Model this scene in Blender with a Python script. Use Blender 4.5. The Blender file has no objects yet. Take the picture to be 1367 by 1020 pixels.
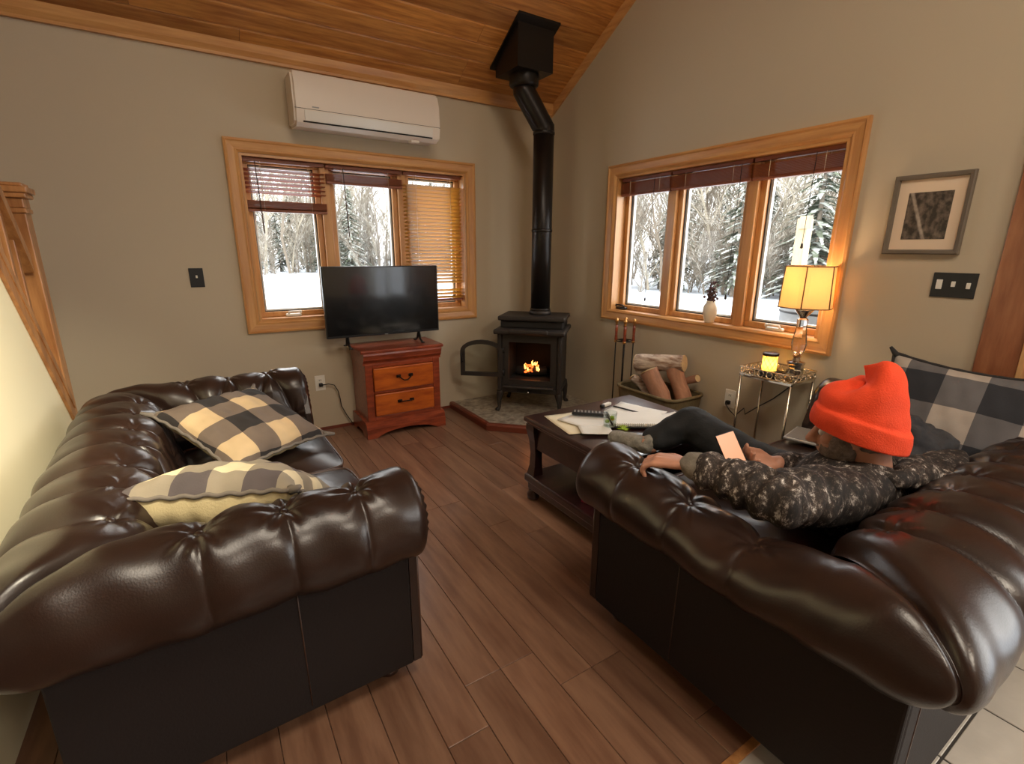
import bpy, bmesh, math, random
import numpy as np
from mathutils import Vector, Matrix, noise
random.seed(7)
R = math.radians
sc = bpy.context.scene
col = sc.collection

# ------------------------------------------------------------------ camera, world, lights, exposure
cam_d = bpy.data.cameras.new('camera'); cam = bpy.data.objects.new('camera', cam_d); col.objects.link(cam)
YAW, PITCH, ROLL, FPX = .5644, .2623, -.0062, 652.3
fw = Vector((math.sin(YAW)*math.cos(PITCH), math.cos(YAW)*math.cos(PITCH), -math.sin(PITCH)))
rt = Vector((math.cos(YAW), -math.sin(YAW), 0)); dn = fw.cross(rt)
r2 = math.cos(ROLL)*rt + math.sin(ROLL)*dn; d2 = -math.sin(ROLL)*rt + math.cos(ROLL)*dn
mw = Matrix((( r2.x, -d2.x, -fw.x, -2.6914), (r2.y, -d2.y, -fw.y, -3.6489), (r2.z, -d2.z, -fw.z, 1.3001), (0, 0, 0, 1)))
cam.matrix_world = mw
cam_d.sensor_width = 36; cam_d.lens = 36*FPX/1367; cam_d.clip_start = .02; cam_d.clip_end = 600
sc.camera = cam
sc.view_settings.view_transform = 'Standard'; sc.view_settings.look = 'None'
sc.view_settings.gamma = 1; sc.view_settings.use_curve_mapping = False
sc.view_settings.exposure = .86

SKY = 3.9
world = bpy.data.worlds.new('overcast_sky'); sc.world = world; world.use_nodes = True
nt = world.node_tree; nt.nodes.clear()
wo = nt.nodes.new('ShaderNodeOutputWorld'); bg = nt.nodes.new('ShaderNodeBackground')
tc = nt.nodes.new('ShaderNodeTexCoord'); nz = nt.nodes.new('ShaderNodeTexNoise'); rp = nt.nodes.new('ShaderNodeValToRGB')
nz.inputs['Scale'].default_value = 2.2; nz.inputs['Detail'].default_value = 4
rp.color_ramp.elements[0].color = (.80, .84, .88, 1); rp.color_ramp.elements[1].color = (1, .97, .90, 1)
rp.color_ramp.elements[0].position = .3; rp.color_ramp.elements[1].position = .7
nt.links.new(tc.outputs['Generated'], nz.inputs['Vector']); nt.links.new(nz.outputs['Fac'], rp.inputs['Fac'])
nt.links.new(rp.outputs['Color'], bg.inputs['Color']); bg.inputs['Strength'].default_value = SKY
nt.links.new(bg.outputs[0], wo.inputs[0])

def area(name, loc, direction, sx, sy, power, color=(1, 1, 1), portal=False):
    l = bpy.data.lights.new(name, 'AREA'); l.shape = 'RECTANGLE'; l.size = sx; l.size_y = sy
    l.energy = power; l.color = color
    if portal: l.cycles.is_portal = True
    o = bpy.data.objects.new(name, l); col.objects.link(o); o.location = loc
    o.rotation_euler = Vector(direction).to_track_quat('-Z', 'Y').to_euler()
    return o
# portals only help Cycles find the sky through the real window openings
area('window_portal', (-1.61, .16, 1.35), (0, -1, 0), 1.6, 1.1, 1, portal=True)
area('window_portal', (.16, -1.6, 1.35), (-1, 0, 0), 1.1, 1.6, 1, portal=True)
area('window_portal', (.16, -5.35, 1.15), (-1, 0, 0), 2.1, 2.1, 1, portal=True)
# warm fill lights added above and behind the camera, with no fixtures
area('fill_light', (-1.4, -6.0, 3.3), (0, .1, -1), .8, .8, 36, (1, .87, .70))
area('fill_light', (-2.2, -4.2, 3.9), (0, .1, -1), 1.2, 1.2, 36, (1, .87, .70))

# lamp inferred from the bright stair-side wall, added out of frame without a fixture
sl_ = area('stair_lamp', (-2.35, -3.1, 2.3), (-.90, 1.35, -1.45), .22, .22, 4, (1, .90, .66)); sl_.data.spread = R(50)

# ------------------------------------------------------------------ helpers
def lin(c):
    return tuple((x/12.92 if x <= .04045 else ((x+.055)/1.055)**2.4) for x in c)
def srgb(r, g, b): return lin((r/255, g/255, b/255)) + (1,)

MATS = {}
def mat(name, color, rough=.6, metal=0, var=0, vscale=8, bump=0, bscale=60, coat=0, stretch=None, rnd=0, color2=None,
        emit=None, estr=0, sheen=0, spec=None):
    """plain or two-tone noisy procedural material; rnd = brightness change from object to object"""
    m = bpy.data.materials.new(name); m.use_nodes = True; MATS[name] = m
    n = m.node_tree.nodes; l = m.node_tree.links; b = n['Principled BSDF']
    c = color if len(color) == 4 else tuple(color)+(1,)
    b.inputs['Base Color'].default_value = c; b.inputs['Roughness'].default_value = rough
    b.inputs['Metallic'].default_value = metal; b.inputs['Coat Weight'].default_value = coat
    b.inputs['Coat Roughness'].default_value = .2
    if spec is not None: b.inputs['Specular IOR Level'].default_value = spec
    if sheen: b.inputs['Sheen Weight'].default_value = sheen
    if emit: b.inputs['Emission Color'].default_value = tuple(emit)[:3]+(1,); b.inputs['Emission Strength'].default_value = estr
    if var or bump or rnd:
        t = n.new('ShaderNodeTexCoord'); mp = n.new('ShaderNodeMapping'); l.new(t.outputs['Object'], mp.inputs['Vector'])
        if stretch: mp.inputs['Scale'].default_value = stretch
        if rnd:
            oi = n.new('ShaderNodeObjectInfo'); mu = n.new('ShaderNodeMath'); mu.operation = 'MULTIPLY'; mu.inputs[1].default_value = 37
            l.new(oi.outputs['Random'], mu.inputs[0]); l.new(mu.outputs[0], mp.inputs['Location'])
    if var or rnd:
        no = n.new('ShaderNodeTexNoise'); no.inputs['Scale'].default_value = vscale; no.inputs['Detail'].default_value = 5
        no.inputs['Roughness'].default_value = .6
        l.new(mp.outputs[0], no.inputs['Vector'])
        mx = n.new('ShaderNodeMix'); mx.data_type = 'RGBA'
        c2 = color2 if color2 else tuple(x*(1-var) for x in c[:3])
        c2 = tuple(c2)[:3]+(1,)
        ra = n.new('ShaderNodeMapRange'); ra.inputs[1].default_value = .36; ra.inputs[2].default_value = .64
        l.new(no.outputs['Fac'], ra.inputs[0]); l.new(ra.outputs[0], mx.inputs[0])
        mx.inputs[6].default_value = c; mx.inputs[7].default_value = c2
        out = mx.outputs[2]
        if rnd:
            hs = n.new('ShaderNodeHueSaturation'); mr = n.new('ShaderNodeMapRange')
            mr.inputs[3].default_value = 1-rnd; mr.inputs[4].default_value = 1+rnd
            l.new(oi.outputs['Random'], mr.inputs[0]); l.new(mr.outputs[0], hs.inputs['Value']); l.new(out, hs.inputs['Color'])
            out = hs.outputs[0]
        l.new(out, b.inputs['Base Color'])
    if bump:
        nb = n.new('ShaderNodeTexNoise'); nb.inputs['Scale'].default_value = bscale; nb.inputs['Detail'].default_value = 3
        l.new(mp.outputs[0], nb.inputs['Vector']); bp = n.new('ShaderNodeBump')
        bp.inputs['Strength'].default_value = bump; bp.inputs['Distance'].default_value = .004
        l.new(nb.outputs['Fac'], bp.inputs['Height']); l.new(bp.outputs[0], b.inputs['Normal'])
    return m

def glass_mat(name, tint=(1, 1, 1), gloss=.08, rough=.0):
    m = bpy.data.materials.new(name); m.use_nodes = True; n = m.node_tree.nodes; l = m.node_tree.links; n.clear()
    o = n.new('ShaderNodeOutputMaterial'); tr = n.new('ShaderNodeBsdfTransparent'); gl = n.new('ShaderNodeBsdfGlossy')
    tr.inputs[0].default_value = tuple(tint)+(1,); gl.inputs['Roughness'].default_value = rough
    lw = n.new('ShaderNodeLayerWeight'); pw = n.new('ShaderNodeMath'); pw.operation = 'POWER'; pw.inputs[1].default_value = 4.5
    fr = n.new('ShaderNodeMath'); fr.operation = 'MULTIPLY_ADD'; fr.inputs[1].default_value = .8; fr.inputs[2].default_value = .015
    l.new(lw.outputs['Facing'], pw.inputs[0]); l.new(pw.outputs[0], fr.inputs[0]); mx = n.new('ShaderNodeMixShader')
    l.new(fr.outputs[0], mx.inputs[0]); l.new(tr.outputs[0], mx.inputs[1]); l.new(gl.outputs[0], mx.inputs[2]); l.new(mx.outputs[0], o.inputs[0])
    return m
def translucent_mat(name, color, tcolor, fac=.5, rough=.6):
    m = bpy.data.materials.new(name); m.use_nodes = True; n = m.node_tree.nodes; l = m.node_tree.links
    b = n['Principled BSDF']; b.inputs['Base Color'].default_value = tuple(color)[:3]+(1,); b.inputs['Roughness'].default_value = rough
    t = n.new('ShaderNodeBsdfTranslucent'); t.inputs[0].default_value = tuple(tcolor)[:3]+(1,)
    mx = n.new('ShaderNodeMixShader'); mx.inputs[0].default_value = fac
    l.new(b.outputs[0], mx.inputs[1]); l.new(t.outputs[0], mx.inputs[2]); l.new(mx.outputs[0], n['Material Output'].inputs[0])
    return m

def link(name, me, m=None, parent=None, smooth=False):
    o = bpy.data.objects.new(name, me); col.objects.link(o)
    if parent: o.parent = parent
    if m is not None and not me.materials:
        for x in (m if isinstance(m, (list, tuple)) else [m]): me.materials.append(x)
    if smooth:
        me.polygons.foreach_set('use_smooth', [True]*len(me.polygons))
    return o
def pyobj(name, V, F, m, parent=None, smooth=False):
    me = bpy.data.meshes.new(name); me.from_pydata([tuple(v) for v in V], [], [tuple(f) for f in F]); me.update()
    return link(name, me, m, parent, smooth)
def bmobj(name, bm, m, parent=None, smooth=False, recalc=True):
    if recalc: bmesh.ops.recalc_face_normals(bm, faces=bm.faces)
    me = bpy.data.meshes.new(name); bm.to_mesh(me); bm.free()
    return link(name, me, m, parent, smooth)
def tag(o, label=None, cat=None, group=None, kind=None):
    if label: o['label'] = label
    if cat: o['category'] = cat
    if group: o['group'] = group
    if kind: o['kind'] = kind
    return o
def thing(name, label, cat, loc=(0, 0, 0), rz=0, group=None, kind=None, parent=None):
    o = bpy.data.objects.new(name, None); col.objects.link(o); o.location = loc; o.rotation_euler = (0, 0, rz)
    o.empty_display_size = .05
    return tag(o, label, cat, group, kind)

def box(bm, c, s, bevel=0, rot=None, seg=2):
    """axis box centred at c with full size s"""
    r = bmesh.ops.create_cube(bm, size=1)
    vs = r['verts']; bmesh.ops.scale(bm, vec=s, verts=vs)
    if bevel:
        es = list({e for v in vs for e in v.link_edges})
        rr = bmesh.ops.bevel(bm, geom=es, offset=bevel, segments=seg, affect='EDGES', profile=.5)
        vs = list({v for f in rr['faces'] for v in f.verts} | {v for v in vs if v.is_valid})
    if rot is not None: bmesh.ops.rotate(bm, cent=(0, 0, 0), matrix=rot, verts=vs)
    bmesh.ops.translate(bm, vec=c, verts=vs)
    return vs
def span(bm, x0, x1, y0, y1, z0, z1, bevel=0, seg=2):
    return box(bm, ((x0+x1)/2, (y0+y1)/2, (z0+z1)/2), (abs(x1-x0), abs(y1-y0), abs(z1-z0)), bevel, seg=seg)
def boxo(name, x0, x1, y0, y1, z0, z1, m, parent=None, bevel=0, seg=2):
    bm = bmesh.new(); span(bm, x0, x1, y0, y1, z0, z1, bevel, seg); return bmobj(name, bm, m, parent)
def tube(bm, pts, rad, n=8, caps=True):
    """tube along points with per-point radii"""
    pts = [Vector(p) for p in pts]
    if not hasattr(rad, '__len__'): rad = [rad]*len(pts)
    rings = []; up = None
    for i, p in enumerate(pts):
        d = (pts[min(i+1, len(pts)-1)]-pts[max(i-1, 0)])
        d = d.normalized() if d.length > 1e-9 else Vector((0, 0, 1))
        if up is None:
            up = Vector((0, 0, 1)) if abs(d.z) < .9 else Vector((1, 0, 0))
        a = d.cross(up)
        if a.length < 1e-5: a = d.cross(Vector((0, 1, 0)))
        a.normalize(); b = a.cross(d).normalized(); up = b
        rings.append([bm.verts.new(p+rad[i]*(math.cos(2*math.pi*k/n)*a+math.sin(2*math.pi*k/n)*b)) for k in range(n)])
    for r0, r1 in zip(rings, rings[1:]):
        for k in range(n): bm.faces.new((r0[k], r0[(k+1) % n], r1[(k+1) % n], r1[k]))
    if caps:
        bm.faces.new(rings[0]); bm.faces.new(rings[-1])
def tubeo(name, pts, rad, m, parent=None, n=8, smooth=True):
    bm = bmesh.new(); tube(bm, pts, rad, n); return bmobj(name, bm, m, parent, smooth)
def lathe(bm, prof, c=(0, 0, 0), n=24, sq=None):
    """prof: (radius, z) list; closes ends"""
    rings = []
    for r, z in prof:
        ring = []
        for k in range(n):
            a = 2*math.pi*(k+.5)/n
            ring.append(bm.verts.new((c[0]+r*math.cos(a), c[1]+r*math.sin(a), c[2]+z)))
        rings.append(ring)
    for r0, r1 in zip(rings, rings[1:]):
        for k in range(n): bm.faces.new((r0[k], r0[(k+1) % n], r1[(k+1) % n], r1[k]))
    bm.faces.new(rings[0]); bm.faces.new(rings[-1])
def latheo(name, prof, m, parent=None, c=(0, 0, 0), n=24, smooth=True):
    bm = bmesh.new(); lathe(bm, prof, c, n); o = bmobj(name, bm, m, parent, smooth)
    return o
def autosmooth(o, ang=40):
    """sharp edges above the angle"""
    me = o.data; bm = bmesh.new(); bm.from_mesh(me)
    for e in bm.edges:
        if len(e.link_faces) == 2 and e.calc_face_angle(0) > R(ang): e.smooth = False
    for f in bm.faces: f.smooth = True
    bm.to_mesh(me); bm.free(); return o
def prism(bm, poly, axis, a0, a1):
    """poly in the two other axes, extruded along axis 0/1/2 from a0 to a1"""
    def P(p, a):
        q = list(p); q.insert(axis, a); return q
    A = [bm.verts.new(P(p, a0)) for p in poly]; B = [bm.verts.new(P(p, a1)) for p in poly]
    n = len(poly); bm.faces.new(A); bm.faces.new(B[::-1])
    for i in range(n): bm.faces.new((A[i], B[i], B[(i+1) % n], A[(i+1) % n]))
def frame_pieces(P, u0, u1, v0, v1, prof, m, parent, name='casing', h0=0):
    """mitred frame round the outer rectangle; prof = [(inward distance, height)], P maps (u,v,h) to 3-D"""
    corners = [(u0, v0, 1, 1), (u1, v0, -1, 1), (u1, v1, -1, -1), (u0, v1, 1, -1)]
    outs = []
    loop = [(0, h0)] + list(prof) + [(prof[-1][0], h0)]
    for i in range(4):
        A = corners[i]; B = corners[(i+1) % 4]; V = []
        for c in (A, B):
            for d, h in loop: V.append(P(c[0]+c[2]*d, c[1]+c[3]*d, h))
        n = len(loop); F = [tuple(range(n)), tuple(range(2*n-1, n-1, -1))]
        for k in range(n): F.append((k, k+n, (k+1) % n+n, (k+1) % n))
        bm = bmesh.new(); vv = [bm.verts.new(v) for v in V]
        for f in F: bm.faces.new([vv[k] for k in f])
        outs.append(bmobj(name, bm, m[i % 2] if isinstance(m, tuple) else m, parent))
    return outs
def remesh(parts_bm, voxel, name, m, parent=None, smooth_it=4, disp=None):
    """fuse overlapping closed shapes into one continuous skin"""
    bmesh.ops.recalc_face_normals(parts_bm, faces=parts_bm.faces)
    me = bpy.data.meshes.new(name); parts_bm.to_mesh(me); parts_bm.free()
    o = bpy.data.objects.new(name, me); col.objects.link(o)
    mo = o.modifiers.new('r', 'REMESH'); mo.mode = 'VOXEL'; mo.voxel_size = voxel
    if smooth_it:
        ms = o.modifiers.new('s', 'SMOOTH'); ms.factor = .5; ms.iterations = smooth_it
    dg = bpy.context.evaluated_depsgraph_get(); me2 = bpy.data.meshes.new_from_object(o.evaluated_get(dg))
    me2.name = name
    bpy.data.objects.remove(o); bpy.data.meshes.remove(me)
    if disp:
        nv = len(me2.vertices); co = np.empty(nv*3); no = np.empty(nv*3)
        me2.vertices.foreach_get('co', co); me2.vertices.foreach_get('normal', no)
        co = co.reshape(-1, 3); no = no.reshape(-1, 3)
        co = co + no*disp(co)[:, None]
        me2.vertices.foreach_set('co', co.ravel()); me2.update()
    return link(name, me2, m, parent, True)
def ellipsoid(bm, c, r, rot=None, seg=24):
    x = bmesh.ops.create_uvsphere(bm, u_segments=seg, v_segments=seg//2+2, radius=1)['verts']
    bmesh.ops.scale(bm, vec=r, verts=x)
    if rot is not None: bmesh.ops.rotate(bm, cent=(0, 0, 0), matrix=rot, verts=x)
    bmesh.ops.translate(bm, vec=c, verts=x)
def capsule(bm, a, b, ra, rb, n=14):
    a, b = Vector(a), Vector(b); d = (b-a).normalized(); pts = []; rr = []
    for k in range(5):
        t = math.pi/2*(1-k/5); pts.append(a-d*ra*math.sin(t)); rr.append(max(ra*math.cos(t), 1e-3))
    for k in range(7): 
        u = k/6; pts.append(a.lerp(b, u)); rr.append(ra+(rb-ra)*u)
    for k in range(1, 6):
        t = math.pi/2*k/5; pts.append(b+d*rb*math.sin(t)); rr.append(max(rb*math.cos(t), 1e-3))
    tube(bm, pts, rr, n)

# ------------------------------------------------------------------ materials
M = {}
M['wall'] = mat('greige_wall_paint', srgb(188, 175, 152), .75, bump=.06, bscale=180)
M['cream_wall'] = mat('cream_wall_paint', srgb(240, 230, 196), .7, bump=.05, bscale=180)
M['pine'] = mat('pine_trim', srgb(208, 156, 96), .38, var=.25, vscale=3, stretch=(8, 8, .6), color2=srgb(186, 130, 76), coat=.25)
M['pine_h'] = mat('pine_trim_level', srgb(208, 156, 96), .38, var=.25, vscale=3, stretch=(.8, .8, 12), color2=srgb(186, 130, 76), coat=.25)
M['stair_wood'] = mat('stair_oak', srgb(190, 135, 82), .4, var=.3, vscale=4, stretch=(7, 7, .6), color2=srgb(150, 98, 55), coat=.2)
def wood_ceiling():
    m = mat('knotty_pine_ceiling', srgb(205, 143, 74), .42, var=.3, vscale=5, stretch=(.6, 7, 7), color2=srgb(158, 98, 44), coat=.2, rnd=.22)
    n = m.node_tree.nodes; l = m.node_tree.links; b = n['Principled BSDF']
    src = b.inputs['Base Color'].links[0].from_socket; mp = [x for x in n if x.type == 'MAPPING'][0]
    vo = n.new('ShaderNodeTexVoronoi'); vo.inputs['Scale'].default_value = 1.0
    m2 = n.new('ShaderNodeMapping'); m2.inputs['Scale'].default_value = (.35, .95, .95); l.new(mp.outputs[0], m2.inputs[0]); l.new(m2.outputs[0], vo.inputs['Vector'])
    cr = n.new('ShaderNodeValToRGB'); cr.color_ramp.elements[0].position = .03; cr.color_ramp.elements[1].position = .16
    cr.color_ramp.elements[0].color = (.12, .045, .015, 1); cr.color_ramp.elements[1].color = (1, 1, 1, 1)
    l.new(vo.outputs['Distance'], cr.inputs[0])
    mx = n.new('ShaderNodeMix'); mx.data_type = 'RGBA'; mx.blend_type = 'MULTIPLY'; mx.inputs[0].default_value = .85
    l.new(src, mx.inputs[6]); l.new(cr.outputs[0], mx.inputs[7]); l.new(mx.outputs[2], b.inputs['Base Color'])
    return m
M['ceiling'] = wood_ceiling()
M['floor'] = mat('walnut_floor_plank', srgb(138, 104, 82), .32, var=.3, vscale=3.0, stretch=(7, .8, 1), color2=srgb(110, 78, 60), rnd=.13, bump=.12, bscale=9, coat=.15)
M['gap'] = mat('dark_floor_gap', srgb(40, 24, 18), .8)
M['tile'] = mat('pale_stone_tile', srgb(196, 188, 176), .38, var=.12, vscale=5, bump=.9, bscale=14, rnd=.04)
M['grout'] = mat('dark_grout', srgb(60, 56, 52), .9)
M['white_vinyl'] = mat('white_vinyl', srgb(225, 225, 220), .4)
M['dark_seal'] = mat('dark_window_seal', srgb(40, 32, 28), .5)
M['glass'] = glass_mat('window_glass')
M['snow'] = mat('snow', srgb(190, 198, 208), .8, bump=.5, bscale=.6)
M['ac'] = mat('warm_white_plastic', srgb(222, 211, 198), .38)
M['ac_flap'] = mat('silver_white_flap', srgb(225, 222, 214), .22, coat=.4)
M['black_slot'] = mat('black_slot', srgb(18, 16, 15), .6)
M['stove'] = mat('cast_iron', srgb(52, 47, 44), .5, metal=.35, bump=.15, bscale=120)
M['stove_dark'] = mat('dark_cast_iron', srgb(26, 23, 22), .6, metal=.2, bump=.15, bscale=120)
M['pipe'] = mat('black_stove_pipe', srgb(34, 30, 28), .36, metal=.5)
M['firebrick'] = mat('sooty_firebrick', srgb(20, 15, 13), .9, var=.4)
M['ember'] = mat('glowing_ember', srgb(120, 30, 10), .9, var=.3, emit=(1, .13, .02), estr=1.6)
M['flame'] = mat('flame', srgb(255, 150, 60), .9, emit=(1, .36, .08), estr=2.6)
M['hearth'] = mat('granite_hearth', srgb(176, 166, 148), .3, var=.4, vscale=22, color2=srgb(112, 100, 86))
M['hearth_wood'] = mat('red_brown_hearth_trim', srgb(112, 52, 34), .35, var=.2)
M['cherry'] = mat('cherry_wood', srgb(148, 66, 36), .3, var=.25, vscale=5, stretch=(1.5, 8, 8), color2=srgb(110, 44, 24), coat=.4)
M['honey'] = mat('honey_drawer_wood', srgb(190, 96, 30), .3, var=.3, vscale=4, stretch=(1.2, 8, 6), color2=srgb(150, 66, 20), coat=.4)
M['bronze'] = mat('dark_bronze', srgb(44, 30, 24), .4, metal=.8)
M['tv_black'] = mat('tv_bezel', srgb(18, 18, 19), .35)
M['tv_screen'] = mat('tv_glass', srgb(8, 9, 11), .07, coat=1)
M['espresso'] = mat('espresso_wood', srgb(52, 28, 27), .28, var=.3, vscale=5, stretch=(2, 7, 7), color2=srgb(36, 18, 18), coat=.9)
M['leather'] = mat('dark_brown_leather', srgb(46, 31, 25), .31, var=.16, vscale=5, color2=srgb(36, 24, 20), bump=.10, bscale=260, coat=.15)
M['leather_shaded'] = mat('shaded_leather_panel', srgb(20, 9, 8), .75, var=.15, vscale=4, bump=.2, bscale=150)  # darker copy of the leather, with the outer panels' shade in its colour
M['piping'] = mat('leather_piping', srgb(70, 48, 38), .35)
M['basket'] = mat('olive_canvas', srgb(112, 98, 68), .85, var=.25, vscale=30, bump=.5, bscale=220)
M['bark'] = mat('birch_bark', srgb(216, 202, 186), .8, var=.4, vscale=9, stretch=(1, 1, 5), color2=srgb(128, 98, 80), bump=.5, bscale=30)
M['bark_pink'] = mat('pinkish_bark', srgb(170, 124, 98), .85, var=.3, vscale=9, stretch=(5, 1, 1), bump=.5, bscale=30)
M['cutwood'] = mat('cut_wood_end', srgb(214, 186, 142), .8, var=.3, vscale=14)
M['brass'] = mat('aged_brass', srgb(200, 150, 90), .3, metal=1)
M['iron'] = mat('black_iron', srgb(26, 22, 20), .5, metal=.5)
M['silver'] = mat('champagne_silver', srgb(206, 196, 178), .25, metal=1)
M['mirror'] = mat('mirror_top', srgb(190, 186, 178), .06, metal=1)
M['chrome'] = mat('chrome', srgb(210, 208, 204), .12, metal=1)
M['shade'] = translucent_mat('cream_lampshade', srgb(240, 222, 184), srgb(250, 226, 180), .55)
M['shade_rib'] = mat('lampshade_rib', srgb(110, 78, 44), .6)
M['plate_black'] = mat('black_switch_plate', srgb(20, 24, 32), .4)
M['white_plastic'] = mat('white_plastic', srgb(228, 224, 214), .4)
M['paper'] = mat('white_paper', srgb(226, 224, 216), .8, var=.06, vscale=6)
M['manila'] = mat('cream_paper', srgb(226, 214, 182), .8, var=.06, vscale=6)
M['black_plastic'] = mat('black_plastic', srgb(22, 22, 24), .4)
M['grey_plastic'] = mat('grey_plastic', srgb(150, 150, 148), .35)
M['orange_knit'] = mat('orange_knit', srgb(250, 78, 36), .85, var=.12, vscale=12, stretch=(1, 1, 1), bump=.6, bscale=260, sheen=.0, emit=None)
M['skin'] = mat('skin', srgb(196, 142, 116), .5, var=.15, vscale=14, bump=.15, bscale=90)
M['beard'] = mat('grey_beard', srgb(132, 116, 104), .9, var=.4, vscale=60, bump=.9, bscale=240)
M['trousers'] = mat('black_trousers', srgb(19, 21, 23), .8, var=.2, bump=.3, bscale=120)
M['sock'] = mat('grey_wool_sock', srgb(150, 146, 136), .9, var=.3, vscale=60, bump=.6, bscale=200)
M['vase'] = mat('cream_ceramic', srgb(232, 222, 200), .3, coat=.3)
M['dried'] = mat('dried_purple_flowers', srgb(104, 76, 78), .9, var=.4, vscale=40)
M['stem'] = mat('dried_stem', srgb(92, 78, 56), .9)
M['grey_frame'] = mat('grey_wood_frame', srgb(108, 98, 86), .5, var=.15, vscale=6)
M['matboard'] = mat('cream_mat_board', srgb(226, 204, 178), .8)
M['door_wood'] = mat('door_oak', srgb(168, 112, 72), .4, var=.3, vscale=4, stretch=(6, 6, .8), color2=srgb(130, 80, 48), coat=.2)
M['red_brown_trim'] = mat('red_brown_door_casing', srgb(160, 104, 70), .4, var=.3, vscale=4, stretch=(6, 6, .8), color2=srgb(132, 78, 50), coat=.2)
M['light_trim'] = mat('light_trim', srgb(214, 166, 112), .4, var=.2, vscale=4)
M['grey_cloth'] = mat('charcoal_throw', srgb(66, 66, 68), .9, var=.5, vscale=9, color2=srgb(36, 38, 44), bump=.4, bscale=150)
M['pink'] = mat('magenta_plastic', srgb(150, 30, 70), .5)
M['cord'] = mat('black_cord', srgb(20, 18, 17), .5)
M['lime'] = mat('lime_green', srgb(150, 180, 40), .5)
M['yellow'] = mat('yellow_paint', srgb(224, 196, 60), .5)
M['clear'] = glass_mat('clear_glass_thin', (.93, .95, .94), rough=.02)
M['tumbler'] = glass_mat('tumbler_glass', (.9, .93, .92), rough=.02)
M['post'] = mat('weathered_lumber', srgb(206, 186, 150), .8, var=.2, vscale=6, stretch=(4, 4, 1))
M['grill_grey'] = mat('grey_cover', srgb(120, 122, 124), .7, var=.3, vscale=5)

def crystal_mat():
    m = bpy.data.materials.new('lead_crystal'); m.use_nodes = True; n = m.node_tree.nodes; l = m.node_tree.links
    b = n['Principled BSDF']; b.inputs['Transmission Weight'].default_value = 1; b.inputs['Roughness'].default_value = .03
    b.inputs['Base Color'].default_value = (.95, .95, .95, 1); b.inputs['IOR'].default_value = 1.5; return m
M['crystal'] = crystal_mat()

def check_mat(name, a, b_, c_, cell, off=(0, 0)):
    """buffalo check woven from two tones: light, mid and dark squares"""
    m = bpy.data.materials.new(name); m.use_nodes = True; n = m.node_tree.nodes; l = m.node_tree.links
    b = n['Principled BSDF']; b.inputs['Roughness'].default_value = .9
    t = n.new('ShaderNodeTexCoord'); sp = n.new('ShaderNodeSeparateXYZ')
    no = n.new('ShaderNodeTexNoise'); no.inputs['Scale'].default_value = 9
    l.new(t.outputs['Object'], sp.inputs[0]); l.new(t.outputs['Object'], no.inputs['Vector'])
    outs = []
    for k, ax in enumerate('XY'):
        ad = n.new('ShaderNodeMath'); ad.operation = 'ADD'; ad.inputs[1].default_value = 10*cell*2+off[k]; l.new(sp.outputs[ax], ad.inputs[0])
        dv = n.new('ShaderNodeMath'); dv.operation = 'DIVIDE'; dv.inputs[1].default_value = cell; l.new(ad.outputs[0], dv.inputs[0])
        fl = n.new('ShaderNodeMath'); fl.operation = 'FLOOR'; l.new(dv.outputs[0], fl.inputs[0])
        md = n.new('ShaderNodeMath'); md.operation = 'MODULO'; md.inputs[1].default_value = 2; l.new(fl.outputs[0], md.inputs[0]); outs.append(md)
    ad = n.new('ShaderNodeMath'); ad.operation = 'ADD'; l.new(outs[0].outputs[0], ad.inputs[0]); l.new(outs[1].outputs[0], ad.inputs[1])
    hf = n.new('ShaderNodeMath'); hf.operation = 'MULTIPLY'; hf.inputs[1].default_value = .5; l.new(ad.outputs[0], hf.inputs[0])
    cr = n.new('ShaderNodeValToRGB'); cr.color_ramp.interpolation = 'CONSTANT'; e = cr.color_ramp.elements
    e[0].position = 0; e[0].color = a; e[1].position = .3; e[1].color = b_; x = e.new(.8); x.color = c_
    l.new(hf.outputs[0], cr.inputs[0])
    mx = n.new('ShaderNodeMix'); mx.data_type = 'RGBA'; mx.blend_type = 'MULTIPLY'; mx.inputs[0].default_value = .5
    l.new(cr.outputs[0], mx.inputs[6]); l.new(no.outputs['Fac'], mx.inputs[7])
    g = n.new('ShaderNodeHueSaturation'); g.inputs['Value'].default_value = 1.3; l.new(mx.outputs[2], g.inputs['Color']); l.new(g.outputs[0], b.inputs['Base Color'])
    nb = n.new('ShaderNodeTexNoise'); nb.inputs['Scale'].default_value = 200; l.new(t.outputs['Object'], nb.inputs['Vector'])
    bp = n.new('ShaderNodeBump'); bp.inputs['Strength'].default_value = .3; bp.inputs['Distance'].default_value = .002
    l.new(nb.outputs['Fac'], bp.inputs['Height']); l.new(bp.outputs[0], b.inputs['Normal'])
    return m
M['check_tan'] = check_mat('tan_and_charcoal_check', srgb(206, 180, 142), srgb(116, 102, 92), srgb(46, 42, 42), .104)
M['check_grey'] = check_mat('grey_and_charcoal_check', srgb(172, 162, 152), srgb(98, 96, 98), srgb(42, 44, 50), .125, (.06, .06))
M['check_cream'] = check_mat('cream_and_grey_check', srgb(224, 210, 176), srgb(150, 140, 124), srgb(92, 84, 86), .092)
M['plain_cream'] = mat('plain_cream_cotton', srgb(206, 190, 148), .9, bump=.3, bscale=180)
M['trim_cord'] = mat('grey_cushion_cord', srgb(120, 112, 104), .9)
M['trim_dark'] = mat('charcoal_cushion_cord', srgb(44, 42, 42), .9)

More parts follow.
